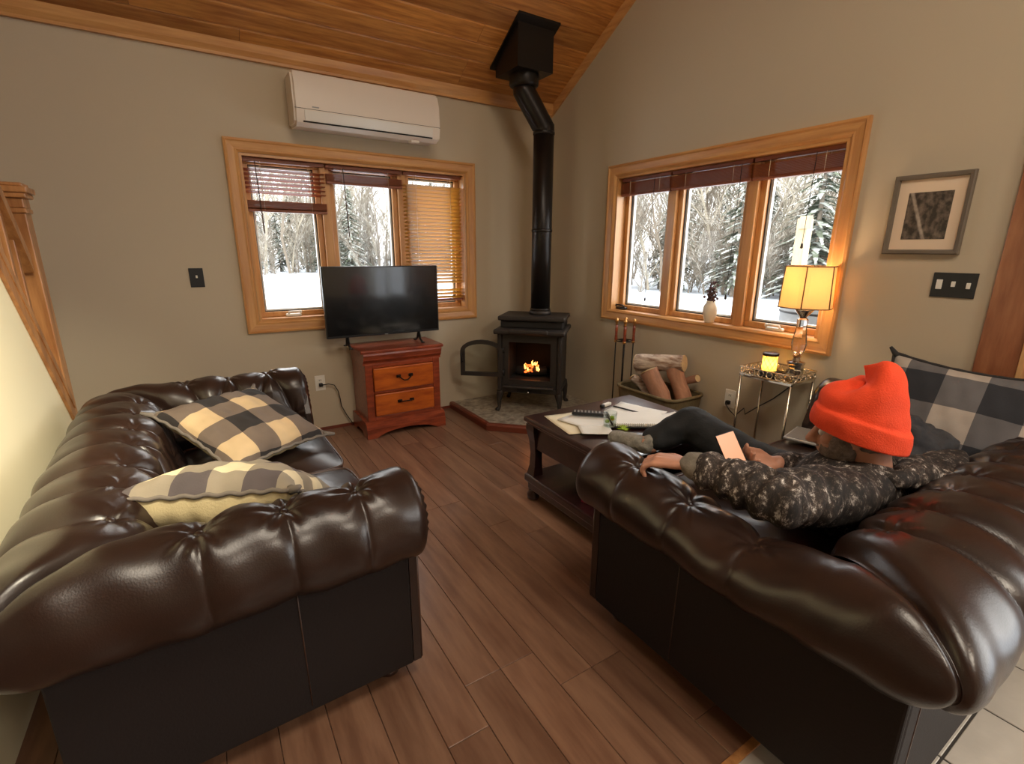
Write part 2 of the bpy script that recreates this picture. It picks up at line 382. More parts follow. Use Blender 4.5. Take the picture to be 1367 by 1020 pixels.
def camo_mat():
    m = bpy.data.materials.new('dark_camouflage_print'); m.use_nodes = True; n = m.node_tree.nodes; l = m.node_tree.links
    b = n['Principled BSDF']; b.inputs['Roughness'].default_value = .8
    t = n.new('ShaderNodeTexCoord'); mp = n.new('ShaderNodeMapping'); mp.inputs['Scale'].default_value = (1.3, 1.3, .7)
    l.new(t.outputs['Object'], mp.inputs[0])
    n1 = n.new('ShaderNodeTexNoise'); n1.inputs['Scale'].default_value = 40; n1.inputs['Detail'].default_value = 9; n1.inputs['Roughness'].default_value = .80; n1.inputs['Distortion'].default_value = .15
    l.new(mp.outputs[0], n1.inputs['Vector'])
    cr = n.new('ShaderNodeValToRGB'); e = cr.color_ramp.elements
    e[0].position = .40; e[0].color = srgb(30, 24, 22); e[1].position = .50; e[1].color = srgb(56, 46, 40)
    x = e.new(.56); x.color = srgb(104, 92, 84); x = e.new(.61); x.color = srgb(222, 216, 208)
    l.new(n1.outputs['Fac'], cr.inputs[0])
    n2 = n.new('ShaderNodeTexNoise'); n2.inputs['Scale'].default_value = 7; n2.inputs['Detail'].default_value = 3; l.new(mp.outputs[0], n2.inputs['Vector'])
    c2 = n.new('ShaderNodeValToRGB'); c2.color_ramp.elements[0].position = .42; c2.color_ramp.elements[1].position = .6
    c2.color_ramp.elements[0].color = (.35, .33, .32, 1); c2.color_ramp.elements[1].color = (1, 1, 1, 1); l.new(n2.outputs['Fac'], c2.inputs[0])
    mx = n.new('ShaderNodeMix'); mx.data_type = 'RGBA'; mx.blend_type = 'MULTIPLY'; mx.inputs[0].default_value = 1
    l.new(cr.outputs[0], mx.inputs[6]); l.new(c2.outputs[0], mx.inputs[7]); l.new(mx.outputs[2], b.inputs['Base Color'])
    return m
M['camo'] = camo_mat()
def birch_photo_mat():
    m = bpy.data.materials.new('birch_photo_print'); m.use_nodes = True; n = m.node_tree.nodes; l = m.node_tree.links
    b = n['Principled BSDF']; b.inputs['Roughness'].default_value = .35
    t = n.new('ShaderNodeTexCoord'); sp = n.new('ShaderNodeSeparateXYZ'); l.new(t.outputs['Generated'], sp.inputs[0])
    # a pale trunk leaning through a dark wood, with pale boughs at the top
    a = n.new('ShaderNodeMath'); a.operation = 'MULTIPLY_ADD'; a.inputs[1].default_value = -.45; a.inputs[2].default_value = .40
    l.new(sp.outputs['Z'], a.inputs[0]); s = n.new('ShaderNodeMath'); s.operation = 'ADD'; l.new(sp.outputs['Y'], s.inputs[0]); l.new(a.outputs[0], s.inputs[1])
    s2 = n.new('ShaderNodeMath'); s2.operation = 'SUBTRACT'; s2.inputs[1].default_value = .88; l.new(s.outputs[0], s2.inputs[0])
    ab = n.new('ShaderNodeMath'); ab.operation = 'ABSOLUTE'; l.new(s2.outputs[0], ab.inputs[0])
    mr = n.new('ShaderNodeMapRange'); mr.inputs[1].default_value = .02; mr.inputs[2].default_value = .06; mr.inputs[3].default_value = 1; mr.inputs[4].default_value = 0
    l.new(ab.outputs[0], mr.inputs[0])
    no = n.new('ShaderNodeTexNoise'); no.inputs['Scale'].default_value = 7; no.inputs['Detail'].default_value = 8; l.new(t.outputs['Generated'], no.inputs['Vector'])
    mu = n.new('ShaderNodeMath'); mu.operation = 'MULTIPLY'; l.new(mr.outputs[0], mu.inputs[0]); l.new(no.outputs['Fac'], mu.inputs[1])
    cr = n.new('ShaderNodeValToRGB'); e = cr.color_ramp.elements; e[0].position = .4; e[0].color = srgb(46, 38, 34); e[1].position = .72; e[1].color = srgb(120, 106, 96)
    l.new(no.outputs['Fac'], cr.inputs[0])
    mx = n.new('ShaderNodeMix'); mx.data_type = 'RGBA'; l.new(mu.outputs[0], mx.inputs[0]); l.new(cr.outputs[0], mx.inputs[6]); mx.inputs[7].default_value = srgb(200, 186, 172)
    l.new(mx.outputs[2], b.inputs['Base Color']); return m
M['birch_photo'] = birch_photo_mat()
def tree_mat(name, c, snowc=srgb(200, 204, 204), lo=.25, hi=.6, var=.3):
    m = bpy.data.materials.new(name); m.use_nodes = True; n = m.node_tree.nodes; l = m.node_tree.links
    b = n['Principled BSDF']; b.inputs['Roughness'].default_value = .9
    g = n.new('ShaderNodeNewGeometry'); sp = n.new('ShaderNodeSeparateXYZ'); l.new(g.outputs['Normal'], sp.inputs[0])
    mr = n.new('ShaderNodeMapRange'); mr.inputs[1].default_value = lo; mr.inputs[2].default_value = hi; l.new(sp.outputs['Z'], mr.inputs[0])
    no = n.new('ShaderNodeTexNoise'); no.inputs['Scale'].default_value = 3; t = n.new('ShaderNodeTexCoord'); l.new(t.outputs['Object'], no.inputs['Vector'])
    r2_ = n.new('ShaderNodeMapRange'); r2_.inputs[1].default_value = .4; r2_.inputs[2].default_value = .6; l.new(no.outputs['Fac'], r2_.inputs[0])
    mu = n.new('ShaderNodeMath'); mu.operation = 'MULTIPLY'; l.new(mr.outputs[0], mu.inputs[0]); l.new(r2_.outputs[0], mu.inputs[1])
    mx = n.new('ShaderNodeMix'); mx.data_type = 'RGBA'; l.new(mu.outputs[0], mx.inputs[0]); mx.inputs[6].default_value = c; mx.inputs[7].default_value = snowc
    l.new(mx.outputs[2], b.inputs['Base Color']); return m
M['conifer'] = tree_mat('snowy_spruce_needles', srgb(84, 92, 76), srgb(176, 180, 178), lo=.1, hi=.5)
M['twig'] = tree_mat('snowy_bare_twigs', srgb(118, 108, 95), srgb(190, 190, 184), lo=.1, hi=.5)
M['birch'] = tree_mat('pale_birch_trunk', srgb(156, 148, 132), srgb(194, 194, 188))

# ------------------------------------------------------------------ the room: walls, floor, ceiling
EAVE, SLOPE, RIDGE = 2.438, .584, -4.1
def roof_z(y): return EAVE - SLOPE*y if y > RIDGE else EAVE - SLOPE*RIDGE + SLOPE*(y-RIDGE)
def wall_strips(name, axis, a0, a1, planes, holes, topf, m, zb=-.1):
    """wall along axis from a0 to a1, thickness planes=(p0,p1), rectangular holes (a0,a1,z0,z1)"""
    cuts = sorted({a0, a1, *[h[0] for h in holes], *[h[1] for h in holes], *([RIDGE] if axis == 1 else [])})
    bm = bmesh.new()
    for c0, c1 in zip(cuts, cuts[1:]):
        hs = sorted([h for h in holes if h[0] <= c0+1e-6 and h[1] >= c1-1e-6], key=lambda h: h[2])
        z = zb; spans = []
        for h in hs: spans.append((z, h[2], None)); z = h[3]
        spans.append((z, None, True))
        for z0, z1, top in spans:
            if not top and z1-z0 < 1e-4: continue
            za = topf(c0) if top else z1; zc = topf(c1) if top else z1
            q = [(c0, z0), (c1, z0), (c1, zc), (c0, za)]
            V = []
            for p in planes:
                for a, zz in q: V.append(bm.verts.new((a, p, zz) if axis == 0 else (p, a, zz)))
            for f in ((0, 1, 2, 3), (7, 6, 5, 4), (0, 4, 5, 1), (1, 5, 6, 2), (2, 6, 7, 3), (3, 7, 4, 0)):
                bm.faces.new([V[i] for i in f])
    return tag(bmobj(name, bm, m), kind='structure')
WA = (-2.375, -.83, .835, 1.872)      # window opening in the gable-side wall: x0 x1 z0 z1
WB = (-2.37, -.82, .852, 1.825)        # window opening in the right wall: y0 y1 z0 z1
T = .16
tag(wall_strips('wall_front', 0, -6.16, T, (0, T), [WA], lambda x: EAVE+.1, M['wall']), 'greige painted wall with the heat pump and television window')
tag(wall_strips('wall_right', 1, -8.0, 0, (0, T), [WB, (-4.02, -3.12, 0, 2.03), (-6.4, -4.3, .1, 2.2)], lambda y: roof_z(y)+.1, M['wall']), 'greige painted wall rising with the slope, with the wide window')
tag(wall_strips('wall_left', 1, -8.0, 0, (-6.16, -6.0), [], lambda y: roof_z(y)+.1, M['wall']), 'far left wall beyond the stairs')
tag(wall_strips('wall_back', 0, -6.16, T, (-8.16, -8.0), [], lambda x: roof_z(-8)+.1, M['wall']), 'rear wall behind the viewer')

fl = tag(boxo('floor', -6, 0, -8, 0, -.1, -.004, M['gap']), 'red-brown wood plank floor with pale stone tiles behind the sofa', kind='structure')
# wood planks, one by one
def plank_mesh(name, sx, sy, sz, m, bev=.0015):
    bm = bmesh.new(); box(bm, (0, 0, -sz/2), (sx, sy, sz), bev, seg=1)
    bmesh.ops.recalc_face_normals(bm, faces=bm.faces)
    me = bpy.data.meshes.new(name); bm.to_mesh(me); bm.free(); me.materials.append(m); return me
PW = .127; TILE_Y, TILE_X = -3.13, -1.78
meshes = {}
def put(me_key, w, l, loc, parent, m, name, sz=.012, rot=None):
    k = (me_key, round(w, 3), round(l, 3))
    if k not in meshes: meshes[k] = plank_mesh(name, w, l, sz, m)
    o = bpy.data.objects.new(name, meshes[k]); col.objects.link(o); o.parent = parent; o.location = loc
    if rot: o.rotation_euler = rot
    return o
x = -.001-PW/2; i = 0
while x > -5.95:
    y = -random.choice([.3, .6, .9, .15, .75, .45]); y0 = 0.0
    lim = TILE_Y if x > TILE_X else -7.98
    while y0 > lim+.02:
        y1 = max(y, lim)
        if y0-y1 > .03: put('plank', PW-.0015, y0-y1-.0015, (x, (y0+y1)/2, 0), fl, M['floor'], 'plank')
        y0 = y1; y -= 1.2
    x -= PW; i += 1
# stone tiles with dark joints
tx = TILE_X; 
bmg = bmesh.new(); span(bmg, TILE_X-.01, 0, -8.0, TILE_Y+.0, -.004, -.0025); bmobj('grout_bed', bmg, M['grout'], fl)
TS = .29
y = TILE_Y
while y > -7.9:
    x = -.02
    while x > TILE_X+.02:
        w = min(TS, x-TILE_X)
        if w > .05: put('tile', w-.006, TS-.006, (x-w/2, y-TS/2, .0), fl, M['tile'], 'tile')
        x -= TS
    y -= TS
boxo('threshold_strip', TILE_X, 0, TILE_Y-.012, TILE_Y+.012, .0, .006, M['stair_wood'], fl, .002)

# ceiling: sheathing plus individual tongue and groove boards
ce = bpy.data.objects.new('ceiling', None)
bm = bmesh.new()
zr = roof_z(RIDGE)
prism(bm, [(T, roof_z(T)+.03), (RIDGE, zr+.03), (RIDGE, zr+.13), (T, roof_z(T)+.13)], 0, -6.16, T)
prism(bm, [(RIDGE, zr+.03), (-8.16, roof_z(-8.16)+.03), (-8.16, roof_z(-8.16)+.13), (RIDGE, zr+.13)], 0, -6.16, T)
bpy.data.objects.remove(ce)
ce = tag(bmobj('ceiling', bm, M['ceiling']), 'sloping knotty pine board ceiling', kind='structure')
BW = .135; ang = math.atan(SLOPE); cs, sn = math.cos(ang), math.sin(ang)
def board_mesh(l):
    k = ('board', round(l, 2))
    if k not in meshes:
        bm = bmesh.new()
        # chamfered v-groove edges on the room side (-z)
        prism(bm, [(-BW/2, .02), (-BW/2, .006), (-BW/2+.007, 0), (BW/2-.007, 0), (BW/2, .006), (BW/2, .02)], 0, -l/2+.001, l/2-.001)
        bmesh.ops.recalc_face_normals(bm, faces=bm.faces)
        me = bpy.data.meshes.new('ceiling_board'); bm.to_mesh(me); bm.free(); me.materials.append(M['ceiling']); meshes[k] = me
    return meshes[k]
for r_ in range(int(3.9/cs/BW)):
    d = (r_+.5)*BW; yy = -d*cs; zz = EAVE+d*sn
    xa = 0.0; first = random.choice([.45, .9, 1.35, 1.8, 2.2])
    while xa > -5.9:
        l = first if xa == 0 else random.choice([1.4, 1.9, 2.4]); l = min(l, xa+6.0)
        if l > .1:
            o = bpy.data.objects.new('ceiling_board', board_mesh(l)); col.objects.link(o); o.parent = ce
            o.location = (xa-l/2, yy, zz); o.rotation_euler = (-ang, 0, 0)
        xa -= l
# trims where ceiling meets the walls
bm = bmesh.new()
prism(bm, [(0, 2.385), (-.022, 2.385), (-.024, 2.40), (-.04, 2.425), (-.052, EAVE+.027), (0, EAVE+.004)], 0, -6.0, 0)
tag(bmobj('trim_1', bm, M['pine_h']), 'level pine moulding along the top of the front wall', kind='structure')
bm = bmesh.new()
for a, b in ((0, RIDGE),):
    for q in range(1):
        V = []
        for yy in (a, b):
            for dx, dz in ((0, -.062), (-.016, -.062), (-.022, -.04), (-.03, 0), (0, 0)):
                V.append(bm.verts.new((dx, yy, roof_z(yy)+dz)))
        n = 5
        for k in range(n): bm.faces.new((V[k], V[(k+1) % n], V[(k+1) % n+n], V[k+n]))
        bm.faces.new(V[:n]); bm.faces.new(V[n:])
tag(bmobj('trim_2', bm, M['pine_h']), 'pine moulding climbing the right wall under the sloped ceiling', kind='structure')
bm = bmesh.new(); span(bm, -6, 0, -.008, 0, 0, .022); tag(bmobj('baseboard_front', bm, M['hearth_wood']), 'thin dark strip at the foot of the front wall', kind='structure')
bm = bmesh.new(); span(bm, -.008, 0, -3.02, 0, 0, .022); tag(bmobj('baseboard_right', bm, M['hearth_wood']), 'thin dark strip at the foot of the right wall', kind='structure')

# ------------------------------------------------------------------ windows
PA = lambda u, v, h: (u, -h, v)
PB = lambda u, v, h: (-h, u, v)
CAS = [(0, .022), (.012, .026), (.02, .02), (.055, .016), (.064, .019), (.072, .012), (.078, 0.006)]
def window(name, label, P, hole, outer, mull, sashes, cranks, depth=.13):
    w = thing(name, label, 'window', kind='structure'); del w['category']
    u0, u1, v0, v1 = hole
    frame_pieces(P, *outer, CAS, (M['pine_h'], M['pine']), w, 'casing')
    # jamb boards lining the hole
    def bx(nm, a0, a1, b0, b1, h0, h1, m, par, bev=0):
        p, q = P(a0, b0, h0), P(a1, b1, h1)
        return boxo(nm, min(p[0], q[0]), max(p[0], q[0]), min(p[1], q[1]), max(p[1], q[1]), min(p[2], q[2]), max(p[2], q[2]), m, par, bev)
    j = .014
    bx('jamb', u0, u0+j, v0, v1, -.159, .004, M['pine'], w); bx('jamb', u1-j, u1, v0, v1, -.159, .004, M['pine'], w)
    bx('jamb', u0+j, u1-j, v1-j, v1, -.159, .004, M['pine_h'], w); bx('jamb', u0+j, u1-j, v0, v0+j, -.159, .006, M['pine_h'], w)
    for mu in mull:
        bx('mullion', mu-.030, mu+.030, v0+j, v1-j, -.155, -.055, M['pine'], w, .004)
    ed = [u0+j] + [x for mu in mull for x in (mu-.030, mu+.030)] + [u1-j]
    for k in range(len(mull)+1):
        a0, a1 = ed[2*k], ed[2*k+1]; b0, b1 = v0+j, v1-j
        s = bpy.data.objects.new('sash', None); 
        PP = lambda u, v, h: P(u, v, h-.12)
        bm = bmesh.new()
        def rail(a0, a1, b0, b1, h0=-.145, h1=-.085):
            p, q = P(a0, b0, h0), P(a1, b1, h1)
            span(bm, min(p[0], q[0]), max(p[0], q[0]), min(p[1], q[1]), max(p[1], q[1]), min(p[2], q[2]), max(p[2], q[2]), .003, 1)
        e = .0005; t_ = .034
        rail(a0+e, a1-e, b0+e, b0+t_); rail(a0+e, a1-e, b1-t_, b1-e); rail(a0+e, a0+t_, b0+t_, b1-t_); rail(a1-t_, a1-e, b0+t_, b1-t_)
        s = bmobj('sash', bm, M['pine'], w)
        g = bx('pane', a0+t_, a1-t_, b0+t_, b1-t_, -.122, -.118, M['glass'], s)
        # white outer frame and dark gasket just outside the pane
        frame_pieces(lambda u, v, h: P(u, v, h-.1175), a0+t_, a1-t_, b0+t_, b1-t_, [(0, .005), (.006, .005)], M['dark_seal'], s, 'gasket')
        frame_pieces(lambda u, v, h: P(u, v, h-.145), a0+t_, a1-t_, b0+t_, b1-t_, [(0, .022), (.016, .022)], M['white_vinyl'], s, 'glazing_bead')
        if cranks[k]:
            c = a0+(a1-a0)*cranks[k]
            bm = bmesh.new(); p = P(c, v0+j+.010, -.065)
            box(bm, p, (.10, .03, .02) if P is PA else (.03, .10, .02), .006)
            q = P(c+.045, v0+j+.03, -.05); tube(bm, [P(c-.03, v0+j+.018, -.06), P(c-.03, v0+j+.034, -.05), P(c+.02, v0+j+.036, -.04), q], [.007, .006, .005, .006], 8)
            ellipsoid(bm, q, (.009, .009, .012), seg=10)
            bmobj('crank_handle', bm, M['white_vinyl'] if k != 2 or P is PA else M['black_plastic'], s, True)
    return w
w1 = window('window_1', 'wide three-part pine window behind the television', PA, WA, (-2.455, -.748, .758, 1.952), [-1.868, -1.322], None, [.45, 0, .3])
w2 = window('window_2', 'wide three-part pine window behind the table lamp', PB, WB, (-2.448, -.741, .790, 1.903), [-1.865, -1.292], None, [.55, 0, .9])

# wooden venetian blinds
M['slat'] = translucent_mat('amber_wood_slat', srgb(160, 90, 48), srgb(220, 120, 48), .28, .4)
M['slat_gold'] = translucent_mat('golden_wood_slat', srgb(206, 164, 86), srgb(236, 200, 110), .40, .4)
M['blind_rail'] = mat('red_brown_blind_rail', srgb(138, 78, 52), .4, var=.2, vscale=5)
M['blind_cord'] = mat('cream_cord', srgb(226, 210, 178), .8)
M['wand'] = mat('brown_wand', srgb(84, 54, 36), .4)
def blind(label, P, u0, u1, ztop, zbot, slats, tilt, m, wand=None, group='wooden venetian blinds', hh=.05, loops=()):
    """slats: list of z; hangs inside the jamb at depth -hh"""
    c = P((u0+u1)/2, ztop, -hh)
    b = thing('venetian_blind', label, 'blind', c, 0, group)
    L = lambda u, v, h: tuple(Vector(P(u, v, h))-Vector(c))
    def bx(nm, a0, a1, b0, b1, h0, h1, m_, bev=.002):
        p, q = L(a0, b0, h0), L(a1, b1, h1)
        return boxo(nm, min(p[0], q[0]), max(p[0], q[0]), min(p[1], q[1]), max(p[1], q[1]), min(p[2], q[2]), max(p[2], q[2]), m_, b, bev, 1)
    bx('head_rail', u0, u1, ztop-.022, ztop, -hh-.018, -hh+.018, M['blind_rail'])
    bx('bottom_rail', u0, u1, zbot, zbot+.016, -hh-.020, -hh+.020, M['blind_rail'])
    W = .0235
    # one slat mesh shared
    n = (u1-u0)/2; V = []
    ct, st = math.cos(tilt), math.sin(tilt)
    bm = bmesh.new()
    for uu in (-n, n):
        for a, t_ in ((-1, 0), (0, .0025), (1, 0), (1, -.0025), (0, 0), (-1, -.0025)):
            h = a*W*ct - t_*st; v = a*W*st + t_*ct
            V.append(bm.verts.new(tuple(Vector(P(uu, v, h))-Vector(P(0, 0, 0)))))
    for k in range(6): bm.faces.new((V[k], V[(k+1) % 6], V[(k+1) % 6+6], V[k+6]))
    for e in (0, 6):
        bm.faces.new((V[e], V[e+1], V[e+4], V[e+5])); bm.faces.new((V[e+1], V[e+2], V[e+3], V[e+4]))
    bmesh.ops.recalc_face_normals(bm, faces=bm.faces)
    me = bpy.data.meshes.new('slat'); bm.to_mesh(me); bm.free(); me.materials.append(m)
    for z in slats:
        o = bpy.data.objects.new('slat', me); col.objects.link(o); o.parent = b; o.location = L((u0+u1)/2, z, -hh)
        o.rotation_euler = (0, random.uniform(-.003, .003), 0)
    for f in (.2, .8):
        uu = u0+(u1-u0)*f
        for s in (-1, 1):
            tubeo('ladder_cord', [L(uu, ztop-.02, -hh+s*.0235), L(uu, zbot+.01, -hh+s*.0235)], .0012, M['blind_cord'], b, 5)
    if wand:
        tubeo('wand', [L(wand[0], ztop-.02, -hh+.024), L(wand[0], ztop-.05, -hh+.034), L(wand[0]+.01, wand[1], -hh+.036)], [.003, .003, .004], M['wand'], b, 6)
    for (uu, z1) in loops:
        tubeo('pull_cord', [L(uu, ztop-.02, -hh+.026), L(uu+.004, z1+.03, -hh+.03)], .0016, M['cord'], b, 5)
        bm = bmesh.new(); lathe(bm, [(.002, .03), (.006, .02), (.007, .004), (.003, 0)], L(uu+.004, z1, -hh+.03), 8); bmobj('cord_tassel', bm, M['cord'], b, True)
    return b
def stack(z0, n, s=.0052): return [z0+k*s for k in range(n)]
zt = WA[3]-.016
blind('wooden blind in the left pane of the television window, slats spread and lowered a third', PA, -2.357, -1.872, zt, 1.535,
      [1.555+k*.0052 for k in range(9)]+[1.655+k*.0265 for k in range(6)], R(14), M['slat'], wand=(-2.29, 1.40))
blind('wooden blind in the middle pane of the television window, drawn up crookedly', PA, -1.862, -1.326, zt, 1.735,
      stack(1.755, 9)+[1.826], R(3), M['slat'], wand=(-1.75, 1.39))
blind('golden wooden blind fully lowered in the right pane of the television window', PA, -1.316, -.848, zt, .905,
      [.935+k*.0275 for k in range(3)]+[1.055+k*.0262 for k in range(28)], R(26), M['slat_gold'])
zt = WB[3]-.016
blind('wooden blind drawn up in the pane nearest the stove, above the poker set', PB, -1.287, -.838, zt, 1.690, stack(1.708, 14), 0, M['slat'], loops=[(-1.155, .955)])
blind('wooden blind drawn up in the middle pane above the flower vase', PB, -1.860, -1.297, zt, 1.690, stack(1.708, 14), 0, M['slat'], loops=[(-1.80, 1.02)])
blind('wooden blind drawn up in the pane above the table lamp', PB, -2.352, -1.870, zt, 1.690, stack(1.708, 13), 0, M['slat'], loops=[(-2.21, 1.32)])
for k, o in enumerate([o for o in sc.objects if o.name.startswith('venetian_blind')]): pass

# door at the far right and patio door beyond (out of frame)
d1 = thing('door_1', 'wooden door with red-brown casing at the right of the wall', 'door', (0, -3.57, 0), kind='structure'); del d1['category']
def dbox(nm, y0, y1, z0, z1, x0, x1, m, bev=.003): return boxo(nm, x0, x1, y0+3.57, y1+3.57, z0, z1, m, d1, bev)
dbox('casing', -3.13, -3.00, 0, 2.1, -.018, 0, M['red_brown_trim']); dbox('casing', -4.14, -4.01, 0, 2.1, -.018, 0, M['red_brown_trim'])
dbox('casing', -4.14, -3.00, 2.1, 2.21, -.018, 0, M['red_brown_trim'])
dbox('stop_bead', -3.148, -3.13, 0, 2.03, -.026, .05, M['light_trim'])
dbox('door_stop', -4.02, -3.12, 0, 2.03, .072, .09, M['door_wood'])
dl = dbox('door_leaf', -4.01, -3.15, .005, 2.02, .03, .07, M['door_wood'])
for (a, b, c, e) in ((-3.98+.57, -3.25+.0, .2, .95), (-3.98+.57, -3.25, 1.1, 1.9)):
    pass
for y0, y1 in ((-3.90, -3.62), (-3.54, -3.26)):
    for z0, z1 in ((.2, .9), (1.05, 1.85)):
        boxo('door_panel', .022, .034, y0+3.57, y1+3.57, z0, z1, M['door_wood'], dl, .008)
# patio glazing out of the frame that lets daylight in
w3 = thing('window_3', 'large patio window further along the right wall', 'window', (0, -5.35, 0), kind='structure'); del w3['category']
bm = bmesh.new()
for y0, y1, z0, z1 in ((-1.05, -.98, .1, 2.2), (.98, 1.05, .1, 2.2), (-.035, .035, .1, 2.2), (-1.05, 1.05, .1, .17), (-1.05, 1.05, 2.13, 2.2)): span(bm, .04, .1, y0, y1, z0, z1)
bmobj('sash', bm, M['white_vinyl'], w3); boxo('pane', .068, .072, -.98, .98, .17, 2.13, M['glass'], w3)
# ------------------------------------------------------------------ outdoors: snow, forest
def snow_h(x, y):
    d = math.hypot(x, y); h = -.42
    h += .012*max(0, d-3)*0
    n = noise.noise(Vector((x*.05, y*.05, 0)))*.5 + noise.noise(Vector((x*.2, y*.2, 3)))*.12
    h += n*min(1, max(0, (d-4)/14))*.6
    if y < 26 and x > 6:   # bank rising towards the eastern wood
        h += .0
    return h
N = 90; V = []; F = []
for i in range(N+1):
    for j in range(N+1):
        u = (i/N*2-1); v = (j/N*2-1); x = math.copysign(abs(u)**2.2, u)*150; y = math.copysign(abs(v)**2.2, v)*150
        V.append((x, y, snow_h(x, y)))
for i in range(N):
    for j in range(N):
        a = i*(N+1)+j; F.append((a, a+N+1, a+N+2, a+1))
sg = pyobj('snow_ground', V, F, M['snow'], smooth=True); tag(sg, 'snow-covered yard seen through the windows', kind='structure')
# tyre or ski tracks across the snow beyond the television window
for k, (xx, yy, a) in enumerate(((-2, 7.5, -.28), (-1, 9.5, -.30), (0, 12, -.33), (1, 16, -.36))):
    V = []; F = []
    for q in range(41):
        t_ = (q/40-.5)*16; px_ = xx+t_*math.cos(a); py_ = yy+t_*math.sin(a)+.15*math.sin(t_*.8)
        h = snow_h(px_, py_)
        for s, dz in ((-.35, .0), (-.2, .09), (.0, -.0), (.2, .09), (.35, .0)): V.append((px_-s*math.sin(a), py_+s*math.cos(a), h+dz-.005))
    for q in range(40):
        for s in range(4): F.append((q*5+s, q*5+s+1, q*5+s+6, q*5+s+5))
    tag(pyobj('snow_ridge', V, F, M['snow'], smooth=True), 'low ridge of snow crossing the yard outside', kind='structure')

rng = random.Random(11)
def conifer_meshes(h, seed):
    r = random.Random(seed); V = []; F = []
    tv = []; bm = bmesh.new(); tube(bm, [(0, 0, -.3), (0, 0, h*.5), (0, 0, h*.98)], [.09*h/6, .06*h/6, .01], 6)
    me1 = bpy.data.meshes.new('trunk'); bm.to_mesh(me1); bm.free(); me1.materials.append(M['twig'])
    nb = int(230)
    for k in range(nb):
        z = h*(.08+.92*(k/nb)); L = (1-(z/h))**.85*h*.24*r.uniform(.65, 1.15)+.05; a = r.uniform(0, 6.283); dr = r.uniform(.15, .5)
        for s in range(7):   # drooping bough as a row of ragged sprays
            t0 = s/7; x0 = L*t0; x1 = L*(t0+.24); w = L*.11*(1-t0)+.03
            zz0 = z-dr*L*t0**1.3; zz1 = z-dr*L*(t0+.24)**1.3-.02; j = r.uniform(-.2, .2)*w
            P_ = [(x0, -.01, zz0), (x0+L*.1, w+j, zz0-.05), (x1, 0.01, zz1), (x0+L*.1, -w+j, zz0-.05)]
            b = len(V)
            for (px, py, pz) in P_: V.append((px*math.cos(a)-py*math.sin(a), px*math.sin(a)+py*math.cos(a), pz+r.uniform(-.02, .02)))
            F.append((b, b+1, b+2)); F.append((b, b+2, b+3))
    me2 = bpy.data.meshes.new('foliage'); me2.from_pydata(V, [], F); me2.materials.append(M['conifer'])
    return me1, me2
def bare_mesh(h, seed, nbr=5, mkey='twig', fine=1.0):
    r = random.Random(seed); V = []; F = []
    def seg(a, b, ra, rb):
        d = (b-a).normalized(); x = d.cross(Vector((.3, .2, 1))).normalized(); y = d.cross(x); k0 = len(V)
        for p, rr in ((a, ra), (b, rb)):
            for q in range(3): V.append(tuple(p+rr*(math.cos(q*2.094)*x+math.sin(q*2.094)*y)))
        for q in range(3): F.append((k0+q, k0+(q+1) % 3, k0+3+(q+1) % 3, k0+3+q))
    def grow(p, d, L, rad, lev):
        n = 4 if lev == 0 else 3; q = p
        for k in range(n):
            d2_ = (d+Vector((r.gauss(0, .12), r.gauss(0, .12), r.gauss(0, .05)+.04))).normalized(); e = q+d2_*L/n
            seg(q, e, rad*(1-k/n*.6), rad*(1-(k+1)/n*.6)); 
            if lev < 3:
                for _ in range((nbr if lev == 0 else 3)):
                    if lev == 0 and k == 0 and r.random() < .6: continue
                    a = r.uniform(0, 6.283); o_ = Vector((math.cos(a), math.sin(a), r.uniform(.25, .9))).normalized()
                    s0 = q.lerp(e, r.random())
                    grow(s0, (o_*.8+d2_*.5).normalized(), L*r.uniform(.28, .42)*(1 if lev else .85), rad*.38, lev+1)
            q = e; d = d2_
    grow(Vector((0, 0, -.3)), Vector((0, 0, 1)), h, h*.011*fine, 0)
    me = bpy.data.meshes.new('bare_tree'); me.from_pydata(V, [], F); me.materials.append(M[mkey]); return me
con = [conifer_meshes(6+k, 20+k) for k in range(3)]
bare = [bare_mesh(7.5+k*.5, 40+k, 5, 'twig' if k % 3 else 'birch') for k in range(5)]
shrub = [bare_mesh(2.6, 60+k, 7, 'twig', 1.3) for k in range(2)]
spots = []
def add_trees(n, gen, kinds, sc_lo, sc_hi):
    for _ in range(n):
        x, y = gen(); spots.append((x, y, rng.choice(kinds), rng.uniform(sc_lo, sc_hi)))
# north wood, seen past the television
add_trees(42, lambda: (rng.uniform(-2, 18), rng.uniform(33, 46)), ['b'], .75, 1.15)
add_trees(26, lambda: (rng.uniform(-2, 18), rng.uniform(33, 46)), ['c'], .7, 1.1)
add_trees(40, lambda: (rng.uniform(-2, 16), rng.uniform(30, 37)), ['s'], .8, 1.4)
# east wood, seen past the lamp
def east():
    a = R(rng.uniform(14, 58)); d = rng.uniform(19, 30); return (d*math.cos(a), d*math.sin(a)-2)
add_trees(70, east, ['b'], .6, 1.0)
add_trees(24, east, ['c'], .55, .85)
def east_edge():
    a = R(rng.uniform(12, 60)); d = rng.uniform(18, 21.5); return (d*math.cos(a), d*math.sin(a)-2)
add_trees(60, east_edge, ['s'], .7, 1.2)
spots += [(9.3, 13.8, 'c', .95), (15.2, 8.3, 'c', .8), (16.5, 6.1, 'c', .95), (6.6, 32, 'c', 1.0), (5.2, 31.5, 'c', .75), (1.2, 33, 'b', 1.2), (2.6, 32, 'b', 1.1)]
